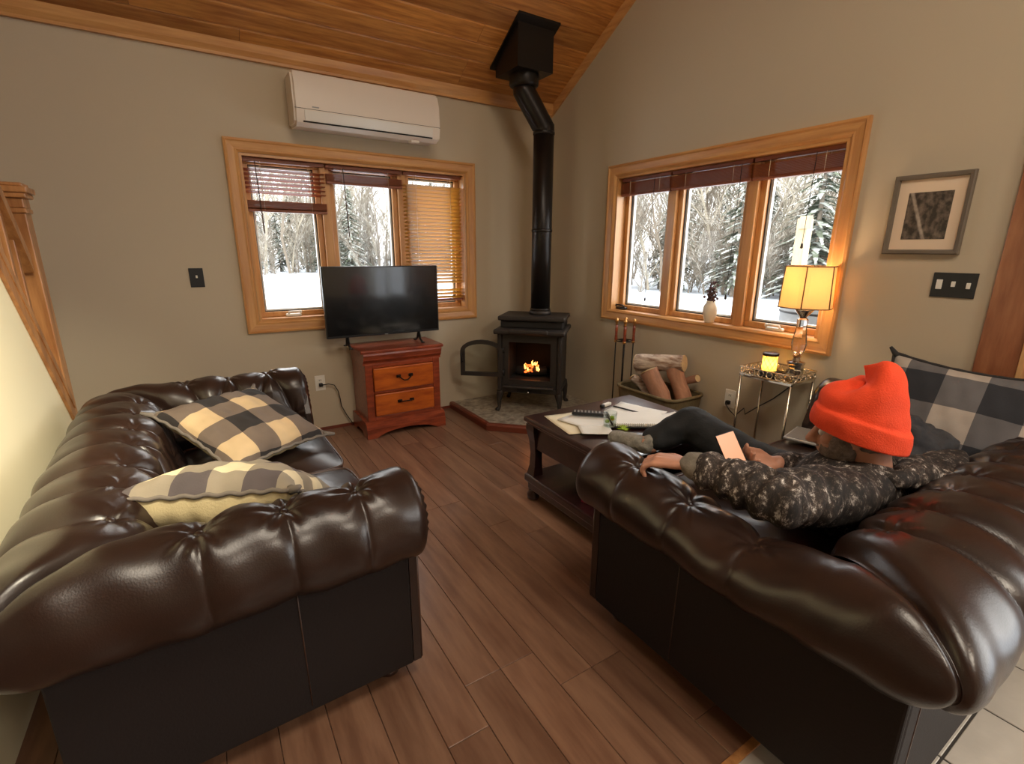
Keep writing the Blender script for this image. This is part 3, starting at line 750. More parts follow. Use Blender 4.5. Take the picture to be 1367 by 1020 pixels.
# the deep wood behind: too many stems to count, one mesh
bmf_V, bmf_F = [], []
far = [bare_mesh(8+k, 80+k, 3, 'twig') for k in range(3)]
fv = []
for me in far:
    co = np.empty(len(me.vertices)*3); me.vertices.foreach_get('co', co); ix = np.empty(len(me.loops), dtype=np.int64); me.loops.foreach_get('vertex_index', ix); fv.append((co.reshape(-1, 3), ix.reshape(-1, 4)))
off = 0
for q in range(340):
    if q % 2:
        x, y = rng.uniform(-6, 26), rng.uniform(44, 62)
    else:
        a = R(rng.uniform(8, 64)); d = rng.uniform(29, 44); x, y = d*math.cos(a), d*math.sin(a)-2
    co, ix = fv[q % 3]; a = rng.uniform(0, 6.28); s = rng.uniform(.5, .82); ca, sa = math.cos(a)*s, math.sin(a)*s
    bmf_V.append(np.stack([co[:, 0]*ca-co[:, 1]*sa+x, co[:, 0]*sa+co[:, 1]*ca+y, co[:, 2]*s+snow_h(x, y)], -1)); bmf_F.append(ix+off); off += len(co)
VV_ = np.concatenate(bmf_V); FF_ = np.concatenate(bmf_F)
me = bpy.data.meshes.new('distant_wood'); me.vertices.add(len(VV_)); me.vertices.foreach_set('co', VV_.ravel()); me.loops.add(FF_.size); me.loops.foreach_set('vertex_index', FF_.ravel().astype(np.int32))
me.polygons.add(len(FF_)); me.polygons.foreach_set('loop_start', np.arange(0, FF_.size, 4, dtype=np.int32)); me.update(calc_edges=True); me.materials.append(M['twig'])
print('far wood quads', len(FF_), [len(m_.polygons) for m_ in bare])
o = bpy.data.objects.new('distant_wood', me); col.objects.link(o); tag(o, 'dense grey winter wood far behind the nearer trees', 'forest', kind='stuff')
for x, y, k, s in spots:
    z = snow_h(x, y); rz = rng.uniform(0, 6.28); north = y > 28
    side = 'north' if north else 'east'
    win = 'television window' if north else 'lamp window'
    if k == 'c':
        m1, m2 = rng.choice(con)
        o = bpy.data.objects.new('spruce_tree', None); col.objects.link(o)
        tag(o, 'dark snow-dusted spruce in the wood outside the '+win, 'tree', 'spruces outside the '+win)
        for nm, me in (('trunk', m1), ('foliage', m2)):
            c = bpy.data.objects.new(nm, me); col.objects.link(c); c.parent = o
    elif k == 'b':
        o = bpy.data.objects.new('bare_tree', rng.choice(bare)); col.objects.link(o)
        tag(o, 'leafless snow-dusted tree in the wood outside the '+win, 'tree', 'bare trees outside the '+win)
    else:
        o = bpy.data.objects.new('bare_shrub', rng.choice(shrub)); col.objects.link(o)
        tag(o, 'leafless snowy shrub at the wood edge outside the '+win, 'shrub', 'shrubs outside the '+win)
    o.location = (x, y, z); o.rotation_euler = (0, 0, rz); o.scale = (s, s, s)

# ------------------------------------------------------------------ chesterfield loveseats
def seat_profile(kind, nT=110):
    """(n outward, z, arc length) from the outer seam over the roll to the seat"""
    c, rn = ((-.015, .125) if kind == 'arm' else (-.075, .175)); cz, rz = .58, .13
    ph = np.linspace(R(-83), R(158), int(nT*.68))
    n = c+rn*np.cos(ph); z = cz+rz*np.sin(ph)
    k = nT-len(ph); t = np.linspace(0, 1, k+1)[1:]
    n2 = n[-1]+t*((-.055) if kind == 'arm' else -.075); z2 = z[-1]+t*(.37-z[-1])
    n = np.r_[n, n2]; z = np.r_[z, z2]
    L = np.r_[0, np.cumsum(np.hypot(np.diff(n), np.diff(z)))]
    return n, z, L
HALF, FRONT, REAR = .75, .44, -.44     # panel planes of the sofa, sofa centred at origin facing +y
def tuft(S, Lg, btn_rows, seam_L, pleat_amp, rib_amp, slen):
    """inward depth at (S, L); rows: list of (L, [s...])"""
    D = np.zeros_like(S); B = [(s, l) for l, ss in btn_rows for s in ss]; segs = []
    l0, s0 = btn_rows[0]
    for s in s0:
        segs.append((s, l0, s, seam_L, 'p'))
    for (la, sa), (lb, sb) in zip(btn_rows, btn_rows[1:]):
        for s in sa:
            for q in sb:
                if abs(s-q) < (sa[1]-sa[0])*.75 if len(sa) > 1 else True: segs.append((s, la, q, lb, 'd'))
    ll, sl = btn_rows[-1]
    for s in sl: segs.append((s, ll, s, ll+.25, 'q'))
    for a0, b0, a1, b1, k in segs:
        dx, dy = a1-a0, b1-b0; q = dx*dx+dy*dy
        t = np.clip(((S-a0)*dx+(Lg-b0)*dy)/q, 0, 1); d = np.hypot(S-a0-t*dx, Lg-b0-t*dy)
        if k == 'p':
            v = pleat_amp*np.exp(-d/.007) + rib_amp*(1-.55*t)*np.exp(-(d/.030)**1.2)
        else:
            v = .006*np.exp(-d/.006) + .018*np.exp(-(d/.028)**1.2)
        D = np.maximum(D, v)
    for i, (s, l) in enumerate(B):
        d = np.hypot(S-s, Lg-l); th = np.arctan2(Lg-l, S-s)
        D = np.maximum(D, .032*np.exp(-(d/.030)**1.1))
        D += .0035*np.cos(7*th+i*1.7)*np.exp(-((d-.035)/.024)**2) + .0014*np.cos(13*th+i)*np.exp(-((d-.055)/.03)**2)
    return D
def side_mesh(kind):
    n, z, L = seat_profile(kind)
    nb, zb, Lb = seat_profile('back')
    if kind == 'arm':
        end_front = FRONT; NS = 190
        ex = np.concatenate([np.linspace(0, 1, NS)])
        s_tot = -nb-REAR*-1  # placeholder
        yend = REAR-nb       # mitre line of the neighbour's profile
        S = np.empty((NS, len(n))); 
        Y = end_front+(yend-end_front)[None, :]*ex[:, None]
        S = end_front-Y
        D = tuft(S, np.repeat(L[None], NS, 0), [(np.interp(R(84), np.linspace(R(-83), R(158), int(110*.68)), L[:int(110*.68)]), [.175, .36, .55]),
                                                (L[-1]-.13, [.08, .27, .455])], 0.0, .004, .004, 1)
        # pinch towards the mitre
        q = np.abs(Y-yend[None]); D += .050*np.exp(-(q/.035))*np.clip((L/.1), 0, 1)[None]**.3; Q = q
        # rounding of the front end
        e = np.clip(1-S/.035, 0, 1); D += .030*(1-np.sqrt(np.clip(1-e*e, 0, 1)))
        X = HALF+n[None]+0*Y; Z = z[None]+0*Y
    else:
        na, za, La = seat_profile('arm'); NS = 330
        u = np.linspace(-1, 1, NS); X = u[:, None]*(HALF+na)[None]; S = X.copy()
        l0 = np.interp(R(118), np.linspace(R(-83), R(158), int(110*.68)), L[:int(110*.68)])
        D = tuft(S, np.repeat(L[None], NS, 0), [(l0, [-.54, -.36, -.18, 0, .18, .36, .54]), (L[-1]-.13, [-.45, -.27, -.09, .09, .27, .45])], 0.0, .004, .024, 1)
        q = np.abs(np.abs(X)-(HALF+na)[None]); D += .050*np.exp(-(q/.035))*np.clip((L/.1), 0, 1)[None]**.3; Q = q
        Y = REAR-n[None]+0*X; Z = z[None]+0*X
    # gentle slack in the hide
    sag = .0035*np.sin(S*19+np.repeat(L[None], S.shape[0], 0)*7)+.002*np.sin(S*43-np.repeat(L[None], S.shape[0], 0)*21)
    D = D + sag
    J = np.clip(np.arange(len(n))/12., 0, 1)[None]**.3*.052+0*D; w2 = np.exp(-(Q/.016)**2); D = D*(1-w2)+J*w2
    P = np.stack([X, Y, Z], -1)
    # base normals from the profile (outward)
    dn = np.gradient(n); dz = np.gradient(z); ln = np.hypot(dn, dz); nn, nz_ = dz/ln, -dn/ln
    if kind == 'arm': Nn = np.stack([np.broadcast_to(nn, Y.shape), 0*Y, np.broadcast_to(nz_, Y.shape)], -1)
    else: Nn = np.stack([0*X, -np.broadcast_to(nn, X.shape), np.broadcast_to(nz_, X.shape)], -1)
    # towards the mitre both sides sink along the shared diagonal, so that they meet
    oth = nb if kind == 'arm' else na; oz = zb if kind == 'arm' else za
    dn2, dz2 = np.gradient(oth), np.gradient(oz); l2 = np.hypot(dn2, dz2); n2_, z2_ = dz2/l2, -dn2/l2
    if kind == 'arm': No = np.stack([0*Y, -np.broadcast_to(n2_, Y.shape), np.broadcast_to(z2_, Y.shape)], -1)
    else: No = np.stack([np.sign(X)*np.broadcast_to(n2_, X.shape), 0*X, np.broadcast_to(z2_, X.shape)], -1)
    wm = (.5*np.exp(-(Q/.05)))[..., None]; Nn = Nn*(1-wm)+No*wm
    # clamp so the underside seam stays put
    w = np.clip(np.arange(len(n))/4., .1, 1)[None]
    P = P - Nn*(D*w)[..., None]
    a, b = P.shape[:2]; idx = np.arange(a*b).reshape(a, b)
    F = np.stack([idx[:-1, :-1], idx[1:, :-1], idx[1:, 1:], idx[:-1, 1:]], -1).reshape(-1, 4).tolist()
    V = P.reshape(-1, 3).tolist()
    if kind == 'arm':   # close the front end with a recessed, pleated scroll face
        ctr = np.array([HALF-.02, FRONT+.004, .575]); prev = idx[0]
        ring0 = P[0]
        for f_, dy in ((.86, .012), (.6, .014), (.3, .010), (.12, .004)):
            k0 = len(V); 
            for j in range(b):
                q = ctr+(ring0[j]-ctr)*f_; th = math.atan2(q[2]-ctr[2], q[0]-ctr[0]); q = q.copy(); q[1] = FRONT+dy+.0025*math.cos(th*22)*(f_ > .5)
                V.append(q.tolist())
            cur = np.arange(k0, k0+b)
            F += [[int(prev[j]), int(prev[j+1]), int(cur[j+1]), int(cur[j])] for j in range(b-1)]
            prev = cur
        k = len(V); V.append([ctr[0], FRONT+.004, ctr[2]]); F += [[int(prev[j]), int(prev[j+1]), k] for j in range(b-1)]
    btn = []
    return V, F
def mk(name, V, F, m, flip=False):
    if flip: V = [(-x, y, z) for x, y, z in V]
    me = bpy.data.meshes.new(name); me.from_pydata([tuple(v) for v in V], [], [tuple(f) for f in F]); me.update()
    bm = bmesh.new(); bm.from_mesh(me); bmesh.ops.recalc_face_normals(bm, faces=bm.faces); bm.to_mesh(me); bm.free()
    me.polygons.foreach_set('use_smooth', [True]*len(me.polygons)); me.materials.append(m); return me
def make_sofa(label, loc, rz):
    so = thing('loveseat', label, 'sofa', loc, rz, 'tufted leather loveseats')
    Va, Fa = side_mesh('arm'); Vb, Fb = side_mesh('back')
    link('arm_roll', mk('arm_roll', Va, Fa, M['leather']), None, so); link('arm_roll', mk('arm_roll', Va, Fa, M['leather'], True), None, so)
    link('back_roll', mk('back_roll', Vb, Fb, M['leather']), None, so)
    for s in (-1, 1):
        bm = bmesh.new(); x0, x1 = sorted((s*(HALF-.185), s*HALF)); span(bm, x0, x1, REAR, FRONT-.03, .07, .475, .006)
        bmobj('side_panel', bm, M['leather_shaded'], so)
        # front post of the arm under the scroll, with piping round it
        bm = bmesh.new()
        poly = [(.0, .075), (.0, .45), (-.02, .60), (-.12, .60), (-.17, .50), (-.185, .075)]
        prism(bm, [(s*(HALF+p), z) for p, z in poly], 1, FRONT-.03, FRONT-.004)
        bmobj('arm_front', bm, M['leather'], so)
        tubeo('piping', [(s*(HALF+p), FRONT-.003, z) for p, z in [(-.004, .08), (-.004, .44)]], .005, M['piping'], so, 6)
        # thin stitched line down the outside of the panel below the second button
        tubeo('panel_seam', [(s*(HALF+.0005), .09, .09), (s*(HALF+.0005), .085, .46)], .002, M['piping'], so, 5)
    boxo('back_panel', -HALF+.004, HALF-.004, REAR-.002, REAR+.26, .07, .475, M['leather_shaded'], so, .012)
    for xx in (-HALF+.07, HALF-.07):
        tubeo('panel_seam', [(xx, REAR-.001, .08), (xx, REAR-.001, .46)], .003, M['piping'], so, 5)
    boxo('front_rail', -HALF+.185, HALF-.185, FRONT-.10, FRONT-.025, .075, .27, M['leather'], so, .02, 3)
    boxo('seat_deck', -HALF+.18, HALF-.18, REAR+.25, FRONT-.10, .2, .27, M['leather_shaded'], so)
    w = (2*(HALF-.185))/2
    for s in (-1, 1):
        # seat cushion, crowned, with piped edges
        cx = s*w/2; bm = bmesh.new(); nx, ny = 26, 30; V = []; F = []
        hx, hy = w/2-.003, (FRONT+.01-(REAR+.27))/2; cy = (FRONT+.01+REAR+.27)/2
        for sz in (0, 1):
            for i in range(nx+1):
                for j in range(ny+1):
                    u, v = i/nx*2-1, j/ny*2-1
                    cr = (1-u**4)*(1-v**4)
                    kx = 1-.06*abs(v)**8; ky = 1-.06*abs(u)**8
                    zz = .275+(.0 if sz == 0 else .155+.030*cr+.004*math.sin(9*u+5*v)*cr)
                    V.append((cx+u*hx*kx, cy+v*hy*ky, zz))
        m_ = (nx+1)*(ny+1)
        for i in range(nx):
            for j in range(ny):
                a = i*(ny+1)+j; F.append((m_+a, m_+a+ny+1, m_+a+ny+2, m_+a+1)); F.append((a, a+1, a+ny+2, a+ny+1))
        edge = [i*(ny+1) for i in range(nx+1)]+[nx*(ny+1)+j for j in range(1, ny+1)]+[i*(ny+1)+ny for i in range(nx-1, -1, -1)]+[j for j in range(ny-1, 0, -1)]
        for a, b in zip(edge, edge[1:]+edge[:1]): F.append((a, b, b+m_, a+m_))
        cu = pyobj('seat_cushion', V, F, M['leather'], so, False)
        bmx = bmesh.new(); bmx.from_mesh(cu.data); bmesh.ops.recalc_face_normals(bmx, faces=bmx.faces); bmx.to_mesh(cu.data); bmx.free(); autosmooth(cu, 50)
        for zz in (0, m_):
            pts = [V[e+zz] for e in edge]; pts.append(pts[0]); tubeo('piping', pts, .0055, M['piping'], cu, 6)
    # buttons in the tufts
    def button(p, nrm):
        o = bpy.data.objects.new('button', BTN); col.objects.link(o); o.parent = so; o.location = p
        o.rotation_euler = Vector(nrm).to_track_quat('Z', 'Y').to_euler()
    ph = R(84)
    for s in (-1, 1):
        for d in (.175, .36, .55):
            button((s*(HALF-.015+.099*math.cos(ph)), FRONT-d, .58+.102*math.sin(ph)), (s*math.cos(ph), 0, math.sin(ph)))
        for d in (.08, .27, .455): button((s*(HALF-.148), FRONT-d, .50), (-s*.97, 0, .2))
    ph = R(118)
    for x in (-.54, -.36, -.18, 0, .18, .36, .54): button((x, REAR+.075-.147*math.cos(ph), .58+.103*math.sin(ph)), (0, -math.cos(ph)*1, math.sin(ph)))
    for x in (-.45, -.27, -.09, .09, .27, .45): button((x, REAR+.255, .50), (0, .95, .3))
    for x in (-HALF+.08, HALF-.08):
        for y in (REAR+.07, FRONT-.09):
            latheo('bun_foot', [(.022, 0), (.034, .012), (.037, .035), (.026, .058), (.034, .066), (.034, .078)], M['espresso'], so, (x, y, 0), 16)
    boxo('bottom_rail', -HALF+.01, HALF-.01, REAR+.01, FRONT-.05, .062, .09, M['leather_shaded'], so, .004)
    return so
bm = bmesh.new(); lathe(bm, [(.0105, -.004), (.0125, 0), (.011, .004), (.006, .0065), (.001, .007)], n=14)
bmesh.ops.recalc_face_normals(bm, faces=bm.faces)
BTN = bpy.data.meshes.new('button'); bm.to_mesh(BTN); bm.free(); BTN.materials.append(M['leather']); BTN.polygons.foreach_set('use_smooth', [True]*len(BTN.polygons))
sofa_l = make_sofa('brown tufted leather loveseat against the stairs, holding two loose checked pillows', (-2.73, -1.71, 0), R(-90))
def copy_tree(o, parent=None):
    c = o.copy(); col.objects.link(c); c.parent = parent
    for ch in [x for x in o.children]: copy_tree(ch, c)
    return c
sofa_l.scale = (1, .93, 1); sofa_l.location = (-2.684, -1.71, 0); sofa_l.rotation_euler = (0, 0, R(-88.4))
sofa_r = copy_tree(sofa_l); sofa_r.location = (-.87, -2.962, 0); sofa_r.rotation_euler = (0, 0, 0); sofa_r.scale = (1, 1.05, 1)
# the near arm of this one is squashed where the man's arm rests on it
for ch in sofa_r.children:
    if ch.name.startswith(('arm_roll', 'button')):
        if ch.name.startswith('arm_roll') and ch.data.vertices[len(ch.data.vertices)//3].co.x < 0:
            ch.data = ch.data.copy(); nv = len(ch.data.vertices); co = np.empty(nv*3); ch.data.vertices.foreach_get('co', co); co = co.reshape(-1, 3)
            s_ = FRONT-co[:, 1]; A_ = (.028+.062*np.exp(-((s_-.50)/.20)**2))*np.clip((.88-s_)/.16, 0, 1)
            co[:, 2] -= A_*np.clip((co[:, 2]-.45)/.25, 0, 1.2); ch.data.vertices.foreach_set('co', co.ravel()); ch.data.update()
        elif ch.name.startswith('button') and ch.location.x < -HALF+.1 and ch.location.z > .6:
            s_ = FRONT-ch.location.y; ch.location.z -= .028+.062*math.exp(-((s_-.50)/.20)**2)
sofa_r['label'] = 'dark tufted leather loveseat with the man in the orange hat sitting on it'

# ------------------------------------------------------------------ pillows
def pillow(label, m_top, m_bot, m_cord, size, thick, loc, X, Y, group=None, tassel=True, seed=1, sx=1.0):
    """square cushion; X, Y = world directions of its sides"""
    r = random.Random(seed); X = Vector(X).normalized(); Z = X.cross(Vector(Y)).normalized(); Y = Z.cross(X)
    N_ = 40; h = size/2; Vv = []; Ff = []; mats = []
    for sgn in (1, -1):
        for i in range(N_+1):
            for j in range(N_+1):
                u, v = i/N_*2-1, j/N_*2-1
                pin = 1-.10*(1-abs(u)**2)*abs(v)**3; pin2 = 1-.10*(1-abs(v)**2)*abs(u)**3
                x = u*h*pin2*sx; y = v*h*pin
                t = (max(0, (1-u*u))*max(0, (1-v*v)))**.42*thick/2
                wr = .004*math.sin(23*u+seed)*math.sin(9*v)*(1-abs(u))**.3+.012*noise.noise(Vector((u*2.2+seed, v*2.2, sgn)))*(t > .01)
                Vv.append((x, y, sgn*(t+wr*min(1, t*30))))
    m_ = (N_+1)**2
    for i in range(N_):
        for j in range(N_):
            a = i*(N_+1)+j
            Ff.append((a, a+N_+1, a+N_+2, a+1)); mats.append(0)
            b = a+m_; Ff.append((b, b+1, b+N_+2, b+N_+1)); mats.append(1)
    pl = pyobj('throw_pillow', Vv, Ff, [m_top, m_bot], None, True)
    for p, k in zip(pl.data.polygons, mats): p.material_index = k
    edge = [i*(N_+1) for i in range(N_+1)]+[N_*(N_+1)+j for j in range(1, N_+1)]+[i*(N_+1)+N_ for i in range(N_-1, -1, -1)]+[j for j in range(N_-1, -1, -1)]
    pts = [Vector(Vv[e])*1.012+Vector((0, 0, .003*math.sin(k*1.3))) for k, e in enumerate(edge)]
    tubeo('corded_edge', pts, .0065, m_cord, pl, 6)
    if tassel:
        for cx_, cy_ in ((-1, -1), (1, -1), (1, 1), (-1, 1)):
            c = Vector((cx_*h*sx, cy_*h, 0)); e = c+Vector((cx_*.022, cy_*.022, .004)); tubeo('corner_knot', [c*.95, c, e], [.014, .011, .006], m_cord, pl, 8)
    mt = Matrix((X, Y, Z)).transposed().to_4x4(); mt.translation = Vector(loc); pl.matrix_world = mt
    return tag(pl, label, 'pillow', group)
# high edge towards the wall, low edge towards the camera
P1, P2, P3, P4 = Vector((-2.53, -1.085, .66)), Vector((-2.32, -1.47, .50)), Vector((-2.68, -1.72, .51)), Vector((-2.886, -1.34, .66))
pillow('tan and black buffalo-check pillow lying on the seat of the left loveseat', M['check_tan'], M['plain_cream'], M['trim_cord'], .47, .15, (P1+P2+P3+P4)/4, P2-P3, P1-P2, 'checked throw pillows', seed=3)
pillow('cream-backed checked pillow lying behind the near arm of the left loveseat', M['check_cream'], M['plain_cream'], M['trim_cord'], .47, .22, (-2.665, -2.08, .565), (.82, -.42, .03), (.35, .78, -.52), 'checked throw pillows', seed=5)
pillow('grey and black checked pillow standing against the far arm of the right loveseat', M['check_grey'], M['check_grey'], M['trim_dark'], .50, .15, (-.29, -3.04, .645), (.12, -.93, -.06), (.38, .12, .9), 'checked throw pillows', seed=8)

# ------------------------------------------------------------------ coffee table
ct = thing('coffee_table', 'dark espresso square coffee table strewn with papers', 'table', (-.965, -1.985, 0))
TX, TY = .385, .345
def ctb(nm, x0, x1, y0, y1, z0, z1, m=M['espresso'], bev=.004, par=None): return boxo(nm, x0, x1, y0, y1, z0, z1, m, par or ct, bev)
top = ctb('table_top', -TX, TX, -TY, TY, .442, .470, bev=.009)
ctb('top_moulding', -TX+.014, TX-.014, -TY+.014, TY-.014, .425, .443, bev=.006)
dr = ctb('apron', -TX+.04, TX-.04, -TY+.035, -TY+.05, .30, .43); ctb('apron', -TX+.04, TX-.04, TY-.05, TY-.035, .30, .43)
ctb('apron', -TX+.035, -TX+.05, -TY+.04, TY-.04, .30, .43); ctb('apron', TX-.05, TX-.035, -TY+.04, TY-.04, .30, .43)
for sx in (-1, 1):
    for sy in (-1, 1):
        bm = bmesh.new(); cx_, cy_ = sx*(TX-.052), sy*(TY-.052); V = []
        # square leg that flares outwards at top and foot
        prof = [(.034, .43), (.034, .40), (.026, .34), (.022, .27), (.024, .20), (.031, .145)]
        rings = []
        for w_, z_ in prof:
            off = (w_-.022)*.5
            rings.append([bm.verts.new((cx_+a*w_+sx*off, cy_+b*w_+sy*off, z_)) for a, b in ((-1, -1), (1, -1), (1, 1), (-1, 1))])
        for r0, r1 in zip(rings, rings[1:]):
            for k in range(4): bm.faces.new((r0[k], r0[(k+1) % 4], r1[(k+1) % 4], r1[k]))
        bm.faces.new(rings[0]); bm.faces.new(rings[-1]); bmobj('leg', bm, M['espresso'], ct)
        latheo('bun_foot', [(.02, 0), (.034, .012), (.036, .034), (.024, .052), (.03, .062)], M['espresso'], ct, (sx*(TX-.045), sy*(TY-.045), 0), 16)
ctb('lower_shelf', -TX+.005, TX-.005, -TY+.005, TY-.005, .105, .148, bev=.010)
ctb('shelf_moulding', -TX+.02, TX-.02, -TY+.02, TY-.02, .062, .106, bev=.008)
TZ = .4705
def paper(label, x, y, rz, w, h, m, z=TZ, curl=.004, cat='paper', name='paper_sheet', group=None):
    V = []; F = []; n = 8
    for s in (0, 1):
        for i in range(n+1):
            for j in range(n+1):
                u, v = i/n-.5, j/n-.5; V.append((u*w, v*h, s*.0012+curl*(abs(u*2)**3*.6+abs(v*2)**3*.5)*(1 if u*v > 0 else .2)+.0001))
    q = (n+1)**2
    for i in range(n):
        for j in range(n):
            a = i*(n+1)+j; F.append((q+a, q+a+n+1, q+a+n+2, q+a+1)); F.append((a, a+1, a+n+2, a+n+1))
    e = [i*(n+1) for i in range(n+1)]+[n*(n+1)+j for j in range(1, n+1)]+[i*(n+1)+n for i in range(n-1, -1, -1)]+[j for j in range(n-1, 0, -1)]
    for a, b in zip(e, e[1:]+e[:1]): F.append((a, b, b+q, a+q))
    o = pyobj(name, V, F, m, None, True); o.location = (x, y, z); o.rotation_euler = (0, 0, rz); return tag(o, label, cat, group)
paper('cream sheet of paper at the left corner of the coffee table, lowest of its pile', -1.185, -1.87, R(-12), .22, .29, M['manila'])
paper('white sheet of paper under the long black remote control', -1.12, -1.90, R(14), .20, .26, M['paper'], TZ+.006)
paper('folded white paper half hidden behind the near sofa arm', -1.19, -2.02, R(-30), .15, .12, M['paper'], TZ+.012)
paper('white paper with a pen across it at the window side of the table', -.80, -1.90, R(20), .21, .27, M['paper'])
paper('white sheet of paper beside the knee, under a black pen', -.76, -2.14, R(-8), .21, .26, M['paper'], TZ+.004)
def remote(label, p, rz, l, w, h, btns=True):
    o = thing('remote_control', label, 'remote', p, rz)
    boxo('body', -l/2, l/2, -w/2, w/2, 0, h, M['black_plastic'], o, .004)
    bm = bmesh.new()
    for i in range(8):
        for j in (-1, 0, 1): box(bm, (-l*.42+i*l*.1, j*w*.26, h+.001), (.008, .007, .003), .001, seg=1)
    bmobj('buttons', bm, M['grey_plastic'], o); return o
remote('long black remote control lying on white paper', (-1.075, -1.845, TZ+.016), R(-42), .18, .042, .016)
o = thing('lighter', 'small black and white lighter alone in the middle of the table top', 'lighter', (-.868, -1.742, TZ), R(10))
boxo('body', -.02, .04, -.011, .011, 0, .016, M['white_plastic'], o, .004); boxo('cap', -.042, -.019, -.010, .010, 0, .015, M['black_plastic'], o, .003)
# spiral notebook
nb = thing('spiral_notebook', 'open spiral notebook lying beside the man\'s foot', 'notebook', (-.92, -2.03, TZ+.008), R(-33))
boxo('cover', -.14, .14, -.10, .10, 0, .004, M['black_plastic'], nb, .001); boxo('pages', -.135, .135, -.088, .098, .004, .018, M['paper'], nb, .002)
bm = bmesh.new()
for i in range(26):
    x = -.13+i*.0104; tube(bm, [(x+.002*math.sin(t), -.092-.009*math.cos(t), .011+.010*math.sin(t)) for t in np.linspace(0, 6.283, 9)], .0012, 5)
tag(bmobj('spiral_wire', bm, M['silver'], nb, True), kind='stuff')
def pen(label, a, b, m):
    o = tubeo('pen', [a, Vector(a).lerp(Vector(b), .9), b], [.0045, .0045, .001], m, None, 8); return tag(o, label, 'pen')
pen('black pen at the window edge of the table, pointing at the notebook', (-.845, -1.78, TZ+.007), (-.81, -1.96, TZ+.009), M['black_plastic'])
pen('black pen lying beside the knee on white paper', (-.86, -2.10, TZ+.012), (-.68, -2.08, TZ+.012), M['black_plastic'])
# reading glasses outline / ring and tumbler with lime pieces
bm = bmesh.new(); tube(bm, [(.022*math.cos(t), .016*math.sin(t), 0) for t in np.linspace(0, 6.283, 22)], .0018, 6)
o = bmobj('key_ring', bm, M['iron'], None, True); o.location = (-1.0, -1.87, TZ+.010); tag(o, 'thin dark ring lying near the remote control', 'ring')
tm = thing('tumbler', 'small clear glass with lime-green and yellow bits near the sofa arm', 'glass', (-1.10, -2.02, TZ+.016))
bm = bmesh.new(); lathe(bm, [(.030, 0), (.033, .07), (.031, .07), (.028, .006), (.001, .006)], n=20); bmobj('glass_wall', bm, M['tumbler'], tm, True)
for k, (dx, dy, m) in enumerate(((-.01, .008, 'lime'), (.012, -.004, 'yellow'), (0, -.014, 'lime'))):
    bm = bmesh.new(); ellipsoid(bm, (dx, dy, .022+.012*k), (.012, .010, .009), seg=10); bmobj('fruit_slice', bm, M[m], tm, True)
o = thing('snack_wrapper', 'crumpled lime-green and white wrapper beside the small glass', 'wrapper', (-1.035, -2.05, TZ))
bm = bmesh.new(); bmesh.ops.create_icosphere(bm, subdivisions=3, radius=1)
for v in bm.verts: v.co *= 1+.35*noise.noise(v.co*2.5); v.co = Vector((v.co.x*.038, v.co.y*.025, abs(v.co.z)*.018))
bmobj('film', bm, M['lime'], o, False)
bm = bmesh.new(); ellipsoid(bm, (.02, 0, .014), (.018, .012, .008), seg=8); bmobj('label_patch', bm, M['paper'], o)
o = boxo('magenta_box', -.06, .06, -.045, .045, 0, .045, M['pink'], None, .004); o.location = (-1.22, -2.08, .1485); o.rotation_euler = (0, 0, R(15)); tag(o, 'magenta box on the lower shelf of the coffee table', 'box')

# ------------------------------------------------------------------ two-drawer chest and television
dc = thing('drawer_chest', 'cherry and honey wood two-drawer chest under the television', 'cabinet', (-1.522, -.015, 0))
X0, X1, Y1, Y0 = -.30, .30, 0, -.35
def dbx(nm, x0, x1, y0, y1, z0, z1, m, bev=.003, par=None): return boxo(nm, x0, x1, y0, y1, z0, z1, m, par or dc, bev)
dbx('top', X0-.005, X1+.005, Y0-.005, Y1, .612, .636, M['cherry'], .007)
# bulging cornice below the top
bm = bmesh.new(); pf = [(0, .613), (-.004, .613), (-.006, .60), (.004, .575), (.004, .565), (.022, .545), (.024, .53), (.03, .53)]
c_ = [(Y0+d, z) for d, z in pf]
prism(bm, [(Y0+d, z) for d, z in pf]+[(-.02, .53), (-.02, .613)], 0, X0+.012, X1-.012); bmobj('cornice', bm, M['cherry'], dc)
dbx('side_board', X0+.022, X0+.04, Y0+.03, Y1, .06, .56, M['cherry']); dbx('side_board', X1-.04, X1-.022, Y0+.03, Y1, .06, .56, M['cherry'])
dbx('back_board', X0+.04, X1-.04, -.012, Y1, .06, .56, M['cherry']); dbx('front_stile', X0+.022, X0+.075, Y0+.02, Y0+.04, .12, .535, M['cherry']); dbx('front_stile', X1-.075, X1-.022, Y0+.02, Y0+.04, .12, .535, M['cherry'])
dbx('front_rail', X0+.075, X1-.075, Y0+.02, Y0+.04, .505, .535, M['cherry']); dbx('front_rail', X0+.075, X1-.075, Y0+.022, Y0+.04, .317, .333, M['cherry']); dbx('front_rail', X0+.075, X1-.075, Y0+.02, Y0+.04, .12, .15, M['cherry'])
